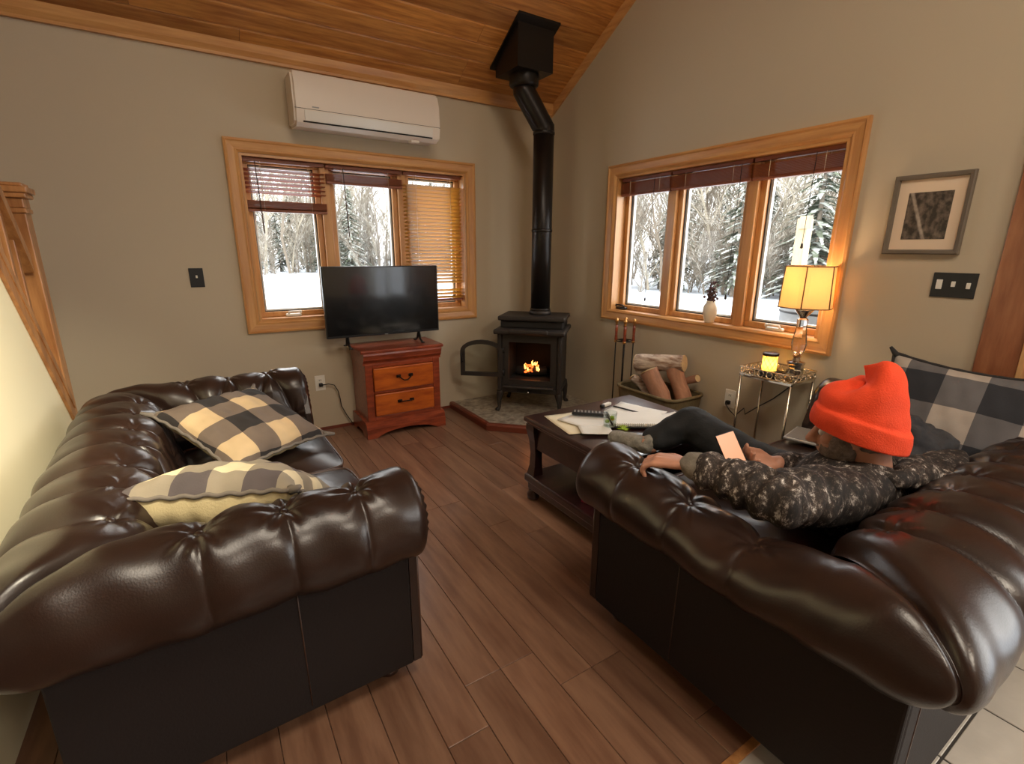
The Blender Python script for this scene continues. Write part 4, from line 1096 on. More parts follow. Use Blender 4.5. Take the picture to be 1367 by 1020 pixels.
for z0, z1, up in ((.335, .503, True), (.152, .315, False)):
    d = dbx('drawer', X0+.078, X1-.078, Y0+.008, Y0+.03, z0, z1, M['honey'], .007); zc = (z0+z1)/2+.008
    bm = bmesh.new()
    for s in (-1, 1):
        lathe(bm, [(.001, 0)], n=3) if 0 else None
        box(bm, (s*.045, Y0+.005, zc+.004), (.034, .006, .022), .003); ellipsoid(bm, (s*.045, Y0-.002, zc+.004), (.008, .008, .008), seg=10)
    if up: pts = [(-.045, Y0-.008, zc+.004), (-.03, Y0-.016, zc-.012), (-.012, Y0-.02, zc-.024), (.012, Y0-.02, zc-.024), (.03, Y0-.016, zc-.012), (.045, Y0-.008, zc+.004)]
    else: pts = [(-.045, Y0-.008, zc+.004), (-.035, Y0-.02, zc+.006), (0, Y0-.024, zc+.007), (.035, Y0-.02, zc+.006), (.045, Y0-.008, zc+.004)]
    tube(bm, pts, .0048, 8); bmobj('drawer_pull', bm, M['bronze'], d, True)
# plinth with bracket feet and arched cut
bm = bmesh.new(); prism(bm, [(Y0-.002, .10), (Y0-.006, .075), (Y0-.012, .07), (Y0-.012, .055), (-.0, .055), (-.0, .12), (Y0+.02, .12)], 0, X0, X1); bmobj('plinth', bm, M['cherry'], dc)
bm = bmesh.new()
arc = [(X0+.09+i*(X1-X0-.18)/10, .012+.036*math.sin(math.pi*i/10)**.6) for i in range(11)]
prism(bm, [(X0, .056), (X0, 0), (X0+.07, 0)]+[(x, max(z, .012)) for x, z in arc]+[(X1-.07, 0), (X1, 0), (X1, .056)], 1, Y0-.012, Y0+.008); bmobj('bracket_foot', bm, M['cherry'], dc)
for x0, x1 in ((X0, X0+.02), (X1-.02, X1)):
    bm = bmesh.new(); prism(bm, [(Y0+.0, .056), (Y0+.0, 0), (Y0+.08, 0), (Y0+.11, .03), (-.11, .03), (-.08, 0), (0, 0), (0, .056)], 0, x0, x1); bmobj('bracket_foot', bm, M['cherry'], dc)

tv = thing('television', 'black flat-screen television on two small feet, standing on the two-drawer chest', 'television', (-1.585, -.185, .6365), R(-.4))
boxo('bezel', -.412, .412, -.012, .018, .072, .556, M['tv_black'], tv, .004)
boxo('screen', -.404, .404, -.0145, -.010, .088, .550, M['tv_screen'], tv, .001)
boxo('back_housing', -.26, .26, .018, .05, .10, .42, M['tv_black'], tv, .012)
boxo('indicator', -.012, .012, -.0155, -.0125, .074, .080, M['grey_plastic'], tv, .001)
for x in (-.275, .25):
    bm = bmesh.new()
    tube(bm, [(x, -.075, .006), (x, -.03, .02), (x, 0, .075)], [.006, .008, .011], 8); tube(bm, [(x, .075, .006), (x, .03, .02), (x, 0, .075)], [.006, .008, .011], 8)
    box(bm, (x, -.075, .004), (.024, .024, .008), .003); box(bm, (x, .075, .004), (.024, .024, .008), .003); bmobj('foot', bm, M['tv_black'], tv, True)

# ------------------------------------------------------------------ heat pump on the wall
ac = thing('air_conditioner', 'white wall-mounted split air conditioner above the television window', 'air conditioner', (-1.595, 0, 0))
bm = bmesh.new(); ap = [(-.002, 2.04), (-.17, 2.028), (-.205, 2.045), (-.222, 2.115), (-.215, 2.25), (-.19, 2.325), (-.165, 2.335), (-.002, 2.335)]
prism(bm, ap, 0, -.475, .475)
es = [e for e in bm.edges if abs(e.verts[0].co.x-e.verts[1].co.x) < 1e-6]
bmesh.ops.bevel(bm, geom=es, offset=.014, segments=3, affect='EDGES'); autosmooth(bmobj('housing', bm, M['ac'], ac), 25)
bm = bmesh.new(); prism(bm, [(-.209, 2.058), (-.2135, 2.056), (-.2255, 2.112), (-.221, 2.113)], 0, -.415, .415); bmobj('air_flap', bm, M['ac_flap'], ac)
bm = bmesh.new(); prism(bm, [(-.200, 2.046), (-.2095, 2.048), (-.2125, 2.055), (-.205, 2.055)], 0, -.425, .415); bmobj('air_slot', bm, M['black_slot'], ac)
bm = bmesh.new(); prism(bm, [(-.2190, 2.1185), (-.2222, 2.1185), (-.2222, 2.1210), (-.2190, 2.1210)], 0, -.47, .47); bmobj('panel_gap', bm, M['black_slot'], ac)
boxo('badge', -.37, -.33, -.2232, -.2205, 2.130, 2.137, M['grey_plastic'], ac)
boxo('drain_cap', .27, .33, -.18, -.12, 2.015, 2.034, M['ac'], ac, .006)

# ------------------------------------------------------------------ wall fittings
def fit(P, name, label, cat, u, v, w, h, m, extra):
    o = thing(name, label, cat, P(u, v, 0))
    def bx(nm, a0, a1, b0, b1, h0, h1, m_, bev=.001):
        p, q = P(a0, b0, h0), P(a1, b1, h1)
        return boxo(nm, min(p[0], q[0]), max(p[0], q[0]), min(p[1], q[1]), max(p[1], q[1]), min(p[2], q[2]), max(p[2], q[2]), m_, o, bev)
    bx('cover_plate', -w/2, w/2, -h/2, h/2, .0, .006, m, .002); extra(bx); return o
def one_toggle(bx): bx('toggle', -.005, .005, -.002, .014, .006, .016, M['white_plastic']); bx('toggle_slot', -.006, .006, -.014, .014, .005, .0075, M['black_slot'])
fit(PA, 'light_switch', 'single light switch on a black plate, left of the television window', 'switch', -2.693, 1.128, .075, .115, M['plate_black'], one_toggle)
def three(bx):
    bx('rocker', .038, .058, -.018, .022, .006, .011, M['white_plastic'])
    bx('toggle', -.006, .006, -.006, .016, .006, .016, M['white_plastic']); bx('toggle', -.056, -.044, -.012, .012, .006, .016, M['white_plastic'])
fit(PB, 'light_switch', 'triple light switch on a black plate below the framed picture', 'switch', -2.872, 1.171, .148, .102, M['plate_black'], three)
def outlet(bx):
    for s in (-1, 1):
        bx('socket', -.016, .016, s*.022-.013, s*.022+.013, .006, .009, M['white_plastic']); bx('slot', -.007, -.004, s*.022-.006, s*.022+.006, .008, .0095, M['black_slot'], 0); bx('slot', .004, .007, s*.022-.006, s*.022+.006, .008, .0095, M['black_slot'], 0)
fit(PA, 'wall_outlet', 'white wall outlet left of the two-drawer chest, with a black plug in it', 'outlet', -2.036, .362, .07, .112, M['white_plastic'], outlet)
fit(PB, 'wall_outlet', 'white wall outlet beside the small glass-top table', 'outlet', -1.925, .425, .07, .112, M['white_plastic'], outlet)
o = thing('power_cord', 'black power cord from the outlet down behind the two-drawer chest', 'cord', (-2.036, 0, .352))
boxo('plug', -.012, .014, -.034, -.0075, -.012, .012, M['cord'], o, .004)
tubeo('cable', [(.01, -.03, 0), (.05, -.035, .004), (.09, -.035, -.01), (.115, -.03, -.06), (.125, -.03, -.12), (.13, -.03, -.18), (.16, -.03, -.25), (.205, -.03, -.335)], .0035, M['cord'], o, 6)

# framed picture
pc = thing('framed_picture', 'grey-framed photograph of a birch trunk with a cream mat', 'picture', (0, -2.729, 1.461))
PP = lambda u, v, h: (-h, u, v)
frame_pieces(PP, -.137, .137, -.165, .165, [(0, .020), (.004, .024), (.016, .022), (.020, .012)], M['grey_frame'], pc, 'frame_rail')
boxo('mat_board', -.009, -.001, -.118, .118, -.146, .146, M['matboard'], pc)
boxo('print', -.0102, -.009, -.078, .078, -.102, .092, M['birch_photo'], pc)

# ------------------------------------------------------------------ hearth, stove, pipe
hs = thing('hearth_pad', 'low five-sided granite hearth with a red-brown wooden edge under the stove', 'hearth', (0, 0, 0))
HP = [(-.0, -.0), (-1.0, 0), (-1.0, -.64), (-.64, -1.0), (0, -1.0)]
bm = bmesh.new(); prism(bm, [(x*.975-.002, y*.975-.002) for x, y in HP], 2, .001, .050); bmobj('granite_slab', bm, M['hearth'], hs)
def edge_board(a, b):
    a, b = Vector(a+(0,)), Vector(b+(0,)); d = (b-a).normalized(); nrm = Vector((d.y, -d.x, 0))
    if nrm.dot((a+b)/2-Vector((-.3, -.3, 0))) < 0: nrm = -nrm
    bm = bmesh.new(); V = []
    for p, s in ((a, -1), (b, 1)):
        for o_, z in ((-.022, .001), (.012, .001), (.012, .040), (.004, .052), (-.022, .054)): V.append(bm.verts.new(p+nrm*o_+d*s*.004+Vector((0, 0, z))))
    for k in range(5): bm.faces.new((V[k], V[(k+1) % 5], V[(k+1) % 5+5], V[k+5]))
    bm.faces.new(V[:5]); bm.faces.new(V[5:]); bmobj('edge_board', bm, M['hearth_wood'], hs)
for a, b in zip(HP[1:], HP[2:]): edge_board(a, b)
st = thing('wood_stove', 'black cast-iron wood stove with its door open and a small fire inside', 'stove', (-.455, -.445, .0505), R(-45))
def sb(nm, x0, x1, y0, y1, z0, z1, m=M['stove'], bev=.006, par=None, seg=2): return boxo(nm, x0, x1, y0, y1, z0, z1, m, par or st, bev, seg)
for sx in (-1, 1):
    for sy in (-1, 1):
        bm = bmesh.new(); x, y = sx*.225, sy*.165
        tube(bm, [(x, y, .19), (x+sx*.012, y+sy*.012, .14), (x+sx*.02, y+sy*.02, .08), (x+sx*.018, y+sy*.018, .03), (x+sx*.03, y+sy*.03, .008), (x+sx*.034, y+sy*.034, 0)], [.036, .030, .018, .013, .019, .017], 10)
        bmobj('leg', bm, M['stove'], st, True)
sb('bottom_plate', -.25, .25, -.20, .19, .16, .20)
sb('side_wall', -.245, -.215, -.19, .18, .20, .63); sb('side_wall', .215, .245, -.19, .18, .20, .63); sb('rear_wall', -.215, .215, .15, .18, .20, .63)
# front wall with a wide firebox opening
bm = bmesh.new(); span(bm, -.215, -.165, -.195, -.165, .20, .63); span(bm, .165, .215, -.195, -.165, .20, .63); span(bm, -.165, .165, -.195, -.165, .20, .265); span(bm, -.165, .165, -.195, -.165, .565, .63)
bmobj('front_frame', bm, M['stove'], st)
sb('firebox_liner', -.19, .19, .10, .149, .20, .60, M['firebrick'], .002); sb('firebox_liner', -.214, -.17, -.16, .10, .20, .60, M['firebrick'], .002); sb('firebox_liner', .17, .214, -.16, .10, .20, .60, M['firebrick'], .002)
sb('firebox_floor', -.17, .17, -.16, .10, .20, .262, M['firebrick'], .002)
for k in range(9):   # vertical ribbing on the visible sides
    sb('side_rib', -.251, -.245, -.17+k*.038, -.155+k*.038, .23, .60, M['stove'], .002, seg=1)
for sx in (-1, 1): sb('corner_column', sx*.235-.017, sx*.235+.017, -.215, -.18, .17, .64, M['stove'], .010)
sb('ash_lip', -.20, .20, -.245, -.19, .205, .225, M['stove'], .008)
ah = sb('ash_drawer', -.10, .10, -.203, -.18, .165, .20, M['stove_dark'], .004)
tubeo('ash_handle', [(0, -.20, .185), (0, -.225, .182), (0, -.235, .17)], [.006, .007, .009], M['chrome'], ah, 8)
# cast top: scalloped lower ledge, warming box and upper plate
bm = bmesh.new(); span(bm, -.275, .275, -.255, .20, .630, .668, .012, 3); bmobj('lower_ledge', bm, M['stove'], st)
bm = bmesh.new(); span(bm, -.15, .15, -.275, -.24, .640, .676, .012, 3); bmobj('ledge_front', bm, M['stove'], st)
sb('warming_box', -.245, .245, -.14, .185, .668, .725, M['stove_dark'], .008); sb('top_plate', -.262, .262, -.165, .20, .725, .760, M['stove'], .010, seg=3)
latheo('flue_collar', [(.088, .758), (.088, .785), (.078, .795)], M['stove'], st, (.04, .035, 0), 28)
# open arched door swung out to the left
dr_ = bpy.data.objects.new('stove_door', None)
dw, dz0, dz1 = .345, .285, .575
hinge = Vector((-.205, -.20, 0)); E_ = Vector((-.98, -.235, 0)); 
Rm = Matrix.Rotation(R(45), 3, 'Z'); tgt = Rm @ (E_-Vector((-.455, -.445, 0))); dd = (tgt-hinge).normalized(); nn_ = Vector((-dd.y, dd.x, 0))
def door_pts(ins):
    pts = [(ins, dz0+ins)]; pts.append((ins, dz1-.09))
    for k in range(1, 12):
        t = math.pi*k/12; pts.append((dw/2-(dw/2-ins)*math.cos(t), dz1-.09+(.09+.0-ins)*math.sin(t)+.0))
    pts += [(dw-ins, dz1-.09), (dw-ins, dz0+ins)]; return pts
def dp(u, z, h): return hinge+dd*u+nn_*h+Vector((0, 0, z))
A, B_ = door_pts(0), door_pts(.032); n = len(A); bm = bmesh.new()
VV = [[bm.verts.new(dp(u, z, h)) for u, z in L_] for L_, h in ((A, -.012), (A, .012), (B_, .012), (B_, -.012))]
for q in range(4):
    a, b = VV[q], VV[(q+1) % 4]
    for k in range(n): bm.faces.new((a[k], a[(k+1) % n], b[(k+1) % n], b[k]))
dro = bmobj('door_frame', bm, M['stove'], st)
bm = bmesh.new(); a = [bm.verts.new(dp(u, z, -.002)) for u, z in B_]; b = [bm.verts.new(dp(u, z, .002)) for u, z in B_]
bm.faces.new(a); bm.faces.new(b[::-1]); [bm.faces.new((a[k], b[k], b[(k+1) % n], a[(k+1) % n])) for k in range(n)]
bmobj('door_glass', bm, M['clear'], dro)
tubeo('door_handle', [dp(dw-.016, .40, .012), dp(dw-.016, .40, .04), dp(dw-.016, .46, .045), dp(dw-.016, .47, .04)], [.006, .006, .008, .008], M['stove_dark'], dro, 8)
for z in (.32, .50): latheo('hinge', [(.010, z-.02), (.010, z+.02)], M['stove_dark'], dro, tuple(hinge+Vector((0, -.004, 0)))[:2]+(0,), 10)
# fire
bl = thing('burning_log', 'charred log glowing in the stove', 'firewood', (-.455, -.445, .3185), R(-45))
bm = bmesh.new(); tube(bm, [(-.12, -.03, .035), (-.02, -.05, .04), (.11, -.02, .035)], [.034, .038, .032], 12); tube(bm, [(-.09, .04, .03), (.10, .05, .032)], [.03, .03], 10)
for v in bm.verts: v.co += Vector((noise.noise(v.co*30), noise.noise(v.co*30+Vector((5, 0, 0))), noise.noise(v.co*30+Vector((0, 5, 0)))))*.008
bmobj('charred_wood', bm, M['firebrick'], bl, False)
bm = bmesh.new(); rr = random.Random(4)
for k in range(34):
    c = (rr.uniform(-.05, .05), rr.uniform(-.10, -.03), rr.uniform(.03, .10)); s = rr.uniform(.006, .013); r_ = bmesh.ops.create_icosphere(bm, subdivisions=1, radius=s)['verts']
    bmesh.ops.scale(bm, vec=(1, 1, rr.uniform(.6, 1.3)), verts=r_); bmesh.ops.translate(bm, vec=c, verts=r_)
tag(bmobj('ember', bm, M['ember'], bl), kind='stuff')
for k, (x, y, h) in enumerate(((.04, -.07, .075), (-.055, -.08, .05), (.055, -.09, .05), (.0, -.05, .05), (-.03, -.09, .03), (.03, -.1, .03))):
    bm = bmesh.new(); z0 = .05+.01*k*(k % 2); tube(bm, [(x, y, z0), (x+.003, y, z0+h*.3), (x-.004, y, z0+h*.7), (x+.004, y, z0+h)], [.004, .010, .006, .001], 8); bmobj('flame', bm, M['flame'], bl, True)
pl_ = bpy.data.lights.new('fire_glow', 'POINT'); pl_.energy = .12; pl_.color = (1, .35, .1); pl_.shadow_soft_size = .03
o = bpy.data.objects.new('fire_glow', pl_); col.objects.link(o); o.location = (-.50, -.50, .44)
# stove pipe with its offset and the ceiling support box
sp_ = thing('stove_pipe', 'black stove pipe with an offset elbow rising to a square ceiling box', 'pipe', (-.402, -.448, .83))
px, py, PR = 0, 0, .076
bm = bmesh.new(); tube(bm, [(0, 0, .006), (0, 0, .60), (0, 0, .601), (0, 0, 1.36)], [PR, PR, PR, PR], 32); bmobj('vertical_section', bm, M['pipe'], sp_, True)
ux, uy = -.154, .038
bm = bmesh.new(); tube(bm, [(0, 0, 1.30), (0, 0, 1.335), (ux*.12, uy*.12, 1.36), (ux*.88, uy*.88, 1.535), (ux, uy, 1.56), (ux, uy, 1.60)], [PR+.002]*6, 32); bmobj('elbow_section', bm, M['pipe'], sp_, True)
for z, xx, yy in ((1.30, 0, 0), (.62, 0, 0), (.02, 0, 0)): latheo('pipe_seam', [(PR+.001, z-.012), (PR+.004, z-.006), (PR+.004, z+.006), (PR+.001, z+.012)], M['pipe'], sp_, (xx, yy, 0), 32)
latheo('collar', [(PR+.004, 1.58), (.098, 1.59), (.104, 1.60), (.104, 1.675), (.1, 1.69)], M['pipe'], sp_, (ux, uy, 0), 32)
bm = bmesh.new(); bx0, by0 = -.556+.402, -.408+.448; hw = .145
zc_ = lambda y: EAVE-SLOPE*(y-.448)-.83   # ceiling height in local coordinates
V = []
for (a, b) in ((-hw, -hw), (hw, -hw), (hw, hw), (-hw, hw)): V.append(bm.verts.new((bx0+a, by0+b, 1.66)))
for (a, b) in ((-hw, -hw), (hw, -hw), (hw, hw), (-hw, hw)): V.append(bm.verts.new((bx0+a, by0+b, zc_(by0+b)-.002)))
for f in ((0, 1, 2, 3), (7, 6, 5, 4), (0, 4, 5, 1), (1, 5, 6, 2), (2, 6, 7, 3), (3, 7, 4, 0)): bm.faces.new([V[i] for i in f])
bmobj('support_box', bm, M['pipe'], sp_)
bm = bmesh.new(); V = []; hx, hy = .168, .19
for dz in (-.014, -.001):
    for (a, b) in ((-hx, -hy), (hx, -hy), (hx, hy), (-hx, hy)): V.append(bm.verts.new((bx0+a, by0+b, zc_(by0+b)+dz)))
for f in ((0, 1, 2, 3), (7, 6, 5, 4), (0, 4, 5, 1), (1, 5, 6, 2), (2, 6, 7, 3), (3, 7, 4, 0)): bm.faces.new([V[i] for i in f])
bmobj('ceiling_flange', bm, M['pipe'], sp_)

# ------------------------------------------------------------------ poker set, log basket
pk = thing('fireplace_tool_set', 'black iron fireplace tools with brass and wood handles between stove and basket', 'fireplace tools', (-.125, -1.118, 0))
latheo('base', [(.095, 0), (.10, .008), (.09, .016), (.02, .024), (.008, .03)], M['iron'], pk)
latheo('post', [(.007, .02), (.007, .70), (.010, .71), (.010, .74), (.006, .76), (.012, .775), (.012, .79), (.002, .80)], M['iron'], pk, n=12)
bm = bmesh.new(); tube(bm, [(.06*math.cos(t), .06*math.sin(t), .675) for t in np.linspace(R(-20), R(280), 18)], .004, 6); tube(bm, [(-.06, 0, .675), (.06, 0, .675)], .004, 6); tube(bm, [(0, -.06, .675), (0, .06, .675)], .004, 6); bmobj('holder_ring', bm, M['iron'], pk, True)
for k, (dx, dy, end) in enumerate(((-.04, .045, 'p'), (.045, .04, 'b'), (-.045, -.045, 's'), (.04, -.05, 't'))):
    r_ = tubeo('tool_rod', [(dx, dy, .10), (dx, dy, .69)], .0045, M['iron'], pk, 8)
    latheo('handle', [(.006, .67), (.012, .68), (.011, .69), (.009, .72), (.011, .76), (.009, .79)], M['cherry'], pk, (dx, dy, 0), 12)
    latheo('brass_knob', [(.005, .785), (.012, .79), (.007, .798), (.013, .81), (.014, .82), (.008, .833), (.001, .836)], M['brass'], pk, (dx, dy, 0), 12)
    latheo('brass_ferrule', [(.007, .66), (.013, .665), (.013, .675), (.007, .68)], M['brass'], pk, (dx, dy, 0), 12)
    bm = bmesh.new()
    if end == 'p': tube(bm, [(dx, dy, .10), (dx, dy, .06), (dx, dy+.03, .09)], [.005, .006, .002], 6)
    elif end == 'b': lathe(bm, [(.014, .14), (.03, .12), (.034, .045), (.02, .04)], (dx, dy, 0), 12)
    elif end == 's': box(bm, (dx, dy, .09), (.07, .012, .10), .004)
    else: tube(bm, [(dx-.02, dy, .05), (dx-.012, dy, .12), (dx, dy, .16), (dx+.012, dy, .12), (dx+.02, dy, .05)], .004, 6)
    bmobj('tool_end', bm, M['iron'], pk, True)
bk = thing('log_basket', 'olive canvas basket full of firewood below the right window', 'basket', (-.185, -1.52, 0))
def rrect(hx, hy, r, z, n=6):
    out = []
    for cx_, cy_, a0 in ((hx-r, hy-r, 0), (-hx+r, hy-r, 90), (-hx+r, -hy+r, 180), (hx-r, -hy+r, 270)):
        for k in range(n+1):
            a = R(a0+90*k/n); out.append((cx_+r*math.cos(a), cy_+r*math.sin(a), z))
    return out
def loft(bm, loops, closed=False):
    rings = [[bm.verts.new(p) for p in L_] for L_ in loops]; n = len(rings[0])
    for r0, r1 in zip(rings, rings[1:]):
        for k in range(n): bm.faces.new((r0[k], r0[(k+1) % n], r1[(k+1) % n], r1[k]))
    bm.faces.new(rings[0]); bm.faces.new(rings[-1])
bm = bmesh.new(); loft(bm, [rrect(.12, .20, .05, .003), rrect(.145, .225, .06, .2), rrect(.165, .25, .07, .41), rrect(.155, .24, .065, .41), rrect(.14, .22, .055, .2), rrect(.112, .19, .045, .015)]); bmobj('basket_body', bm, M['basket'], bk)
bm = bmesh.new(); L_ = rrect(.163, .248, .068, .412); tube(bm, L_+[L_[0]], .011, 8); bmobj('rim', bm, M['basket'], bk, True)
tubeo('handle', [(-.163, -.07, .37), (-.185, -.065, .31), (-.19, 0, .28), (-.185, .065, .31), (-.163, .07, .37)], .009, M['basket'], bk, 8)
def log(label, a, b, r0, m, seed, bend=.01):
    a, b = Vector(a)+Vector((.015, -.07, .05)), Vector(b)+Vector((.015, -.07, .05)); rn = random.Random(seed); n = 9
    o = thing('firewood_log', label, 'firewood', a, 0, 'firewood in the basket'); d = b-a; s = d.cross(Vector((0, 0, 1))).normalized()
    pts = [d*k/n+s*bend*math.sin(math.pi*k/n) for k in range(n+1)]
    bm = bmesh.new(); tube(bm, pts, [r0*(1+.05*rn.uniform(-1, 1)) for _ in pts], 18, caps=False)
    for v in bm.verts: v.co += (v.co-d*.5).normalized()*noise.noise(v.co*18+Vector((seed, 0, 0)))*.010
    bmobj('bark', bm, m, o, True)
    for p, sg_ in ((Vector((0, 0, 0)), -1), (d, 1)):
        q = d.normalized().to_track_quat('Z', 'Y').to_matrix(); bm = bmesh.new(); lathe(bm, [(r0*.97, -.003), (r0*.95, .003), (r0*.3, .0035)], n=18); bmesh.ops.rotate(bm, cent=(0, 0, 0), matrix=q, verts=bm.verts); bmesh.ops.translate(bm, vec=p, verts=bm.verts); bmobj('cut_end', bm, M['cutwood'], o)
    return o
log('pale birch log lying across the top of the basket', (-.22, -1.26, .515), (-.12, -1.57, .555), .056, M['bark'], 1)
log('reddish log standing tilted at the front of the basket', (-.27, -1.60, .24), (-.275, -1.42, .49), .058, M['bark_pink'], 2)
log('brown log standing tilted at the right of the basket', (-.16, -1.66, .25), (-.15, -1.50, .54), .052, M['bark_pink'], 3)
log('thin bent branch at the left end of the basket, cut end up', (-.25, -1.42, .30), (-.17, -1.225, .47), .032, M['bark'], 4, .03)
log('thin curved branch leaning in the middle of the basket', (-.29, -1.47, .28), (-.30, -1.305, .43), .026, M['bark'], 5, .035)
log('slim log end poking out behind the others, on the right', (-.09, -1.50, .40), (-.09, -1.66, .47), .024, M['bark_pink'], 6)
log('short log lying hidden low in the basket', (-.2, -1.30, .08), (-.2, -1.58, .08), .055, M['bark_pink'], 7)

# ------------------------------------------------------------------ small tray table, lamp, candle warmer
tt = thing('tray_table', 'small square champagne metal side table with a mirrored tray top, by the wall', 'table', (-.135, -2.262, 0))
TH = .66; hx, hy = .115, .142
boxo('mirror_top', -hx, hx, -hy, hy, TH-.012, TH, M['mirror'], tt, .002)
for sx in (-1, 1):
    for sy in (-1, 1):
        tubeo('leg', [(sx*(hx-.006), sy*(hy-.006), 0), (sx*(hx-.006), sy*(hy-.006), TH-.01)], .0065, M['silver'], tt, 8)
for z_ in (TH+.004, TH+.042):
    L_ = rrect(hx+.002, hy+.002, .008, z_, 2); tubeo('gallery_rail', L_+[L_[0]], .0035, M['silver'], tt, 6)
for k in range(4):
    a = [(-hx, -hy), (hx, -hy), (hx, hy), (-hx, hy)][k]; b = [(hx, -hy), (hx, hy), (-hx, hy), (-hx, -hy)][k]; n = 5 if k % 2 == 0 else 6
    for q in range(n):
        t0 = (q+.5)/n; cx_, cy_ = a[0]+(b[0]-a[0])*t0, a[1]+(b[1]-a[1])*t0; dx, dy = (1, 0) if k % 2 == 0 else (0, 1)
        tubeo('gallery_ring', [(cx_+dx*.017*math.cos(t), cy_+dy*.017*math.cos(t), TH+.023+.017*math.sin(t)) for t in np.linspace(0, 6.283, 13)], .0024, M['silver'], tt, 5)
for a, b in (((-hx+.006, -hy+.006), (hx-.006, hy-.006)), ((-hx+.006, hy-.006), (hx-.006, -hy+.006))):
    tubeo('cross_stretcher', [(a[0], a[1], .11), (b[0], b[1], .11)], .004, M['silver'], tt, 6)
lp = thing('table_lamp', 'lit crystal table lamp with a cream panelled shade', 'lamp', (-.105, -2.335, TH+.0005))
latheo('base_block', [(.048, 0), (.048, .012), (.040, .016), (.038, .075), (.043, .08), (.043, .09), (.02, .095), (.016, .11), (.022, .118), (.016, .125)], M['chrome'], lp, n=8, smooth=False)
latheo('crystal_column', [(.014, .124), (.030, .150), (.036, .185), (.030, .23), (.024, .27), (.026, .31), (.018, .318)], M['crystal'], lp, n=8, smooth=False)
latheo('metal_cup', [(.014, .317), (.018, .325), (.040, .352), (.044, .36), (.040, .366), (.012, .366), (.009, .372), (.009, .40)], M['chrome'], lp, n=24)
latheo('socket', [(.013, .395), (.013, .45), (.010, .455)], M['brass'], lp, n=12)
sh_n = 6; bm = bmesh.new(); r0, r1, z0, z1 = .128, .118, .372, .575
for k in range(sh_n):
    a0, a1 = 2*math.pi*k/sh_n+.35, 2*math.pi*(k+1)/sh_n+.35; P = []
    for q in range(7):
        t = q/6; a = a0+(a1-a0)*t; bul = 1-.085*math.sin(math.pi*t)
        P.append((bm.verts.new((r0*bul*math.cos(a), r0*bul*math.sin(a), z0)), bm.verts.new((r1*bul*math.cos(a), r1*bul*math.sin(a), z1))))
    for q in range(6): bm.faces.new((P[q][0], P[q+1][0], P[q+1][1], P[q][1]))
bmesh.ops.remove_doubles(bm, verts=bm.verts, dist=.0004)
shd = bmobj('lamp_shade', bm, M['shade'], lp, False); sm_ = shd.modifiers.new('thickness', 'SOLIDIFY'); sm_.thickness = .0015
for k in range(sh_n):
    a = 2*math.pi*k/sh_n+.35; tubeo('shade_rib', [(r0*math.cos(a), r0*math.sin(a), z0), (r1*math.cos(a), r1*math.sin(a), z1)], .003, M['shade_rib'], shd, 6)
for rr_, z_ in ((r0, z0), (r1, z1)):
    pts = []
    for k in range(sh_n):
        a0, a1 = 2*math.pi*k/sh_n+.35, 2*math.pi*(k+1)/sh_n+.35
        for q in range(6):
            t = q/6; a = a0+(a1-a0)*t; bul = 1-.085*math.sin(math.pi*t); pts.append((rr_*bul*math.cos(a), rr_*bul*math.sin(a), z_))
    tubeo('shade_rim', pts+[pts[0]], .0028, M['shade_rib'], shd, 6)
bm = bmesh.new(); ellipsoid(bm, (0, 0, .485), (.024, .024, .032), seg=16); bmobj('bulb', bm, mat('lit_bulb', (1, .8, .55), .5, emit=(1, .66, .30), estr=14), lp, True)
for a in (0, 2.1, 4.2): tubeo('shade_spider', [(.008*math.cos(a), .008*math.sin(a), .56), (r1*.93*math.cos(a), r1*.93*math.sin(a), .566)], .0016, M['brass'], shd, 5)
L1 = bpy.data.lights.new('lamp_bulb', 'POINT'); L1.energy = 4.6; L1.color = (1, .66, .38); L1.shadow_soft_size = .035
o = bpy.data.objects.new('lamp_bulb', L1); col.objects.link(o); o.location = (-.105, -2.335, TH+.485)
cw = thing('candle_warmer', 'small glowing lantern with a yellow lattice shade beside the lamp', 'candle lantern', (-.155, -2.225, TH+.0005))
latheo('base', [(.036, 0), (.042, .006), (.042, .022), (.036, .028)], M['black_plastic'], cw, n=24)
latheo('glowing_cylinder', [(.033, .027), (.036, .03), (.036, .108), (.033, .112)], translucent_mat('amber_lantern_glass', srgb(250, 220, 130), srgb(255, 214, 110), .75), cw, n=24)
b_ = bpy.data.lights.new('lantern_bulb', 'POINT'); b_.energy = .35; b_.color = (1, .72, .32); b_.shadow_soft_size = .012
o = bpy.data.objects.new('lantern_bulb', b_); col.objects.link(o); o.location = (-.155, -2.225, TH+.07)
bm = bmesh.new()
for k in range(10):
    for s in (-1, 1):
        a0 = 2*math.pi*k/10; tube(bm, [(.0375*math.cos(a0+s*t*1.3), .0375*math.sin(a0+s*t*1.3), .03+.078*t) for t in np.linspace(0, 1, 8)], .0011, 4)
tag(bmobj('lattice', bm, M['brass'], cw), kind='stuff')
latheo('top_rim', [(.039, .108), (.040, .112), (.040, .120), (.034, .122)], M['bronze'], cw, n=24)
o = tubeo('lamp_cord', [(-.012, -1.925, .405), (-.05, -1.93, .40), (-.06, -1.97, .37), (-.05, -2.0, .345), (-.03, -2.04, .40), (-.045, -2.06, .37), (-.03, -2.11, .42), (-.02, -2.2, .50), (-.012, -2.27, .58), (-.010, -2.30, .655)], .0035, M['cord'], None, 6)
tag(o, 'black cord looping from the outlet up to the tray table', 'cord')
tag(boxo('plug', -.034, -.0095, -1.937, -1.913, .392, .416, M['cord'], None, .004), 'black plug in the outlet beside the tray table', 'plug')

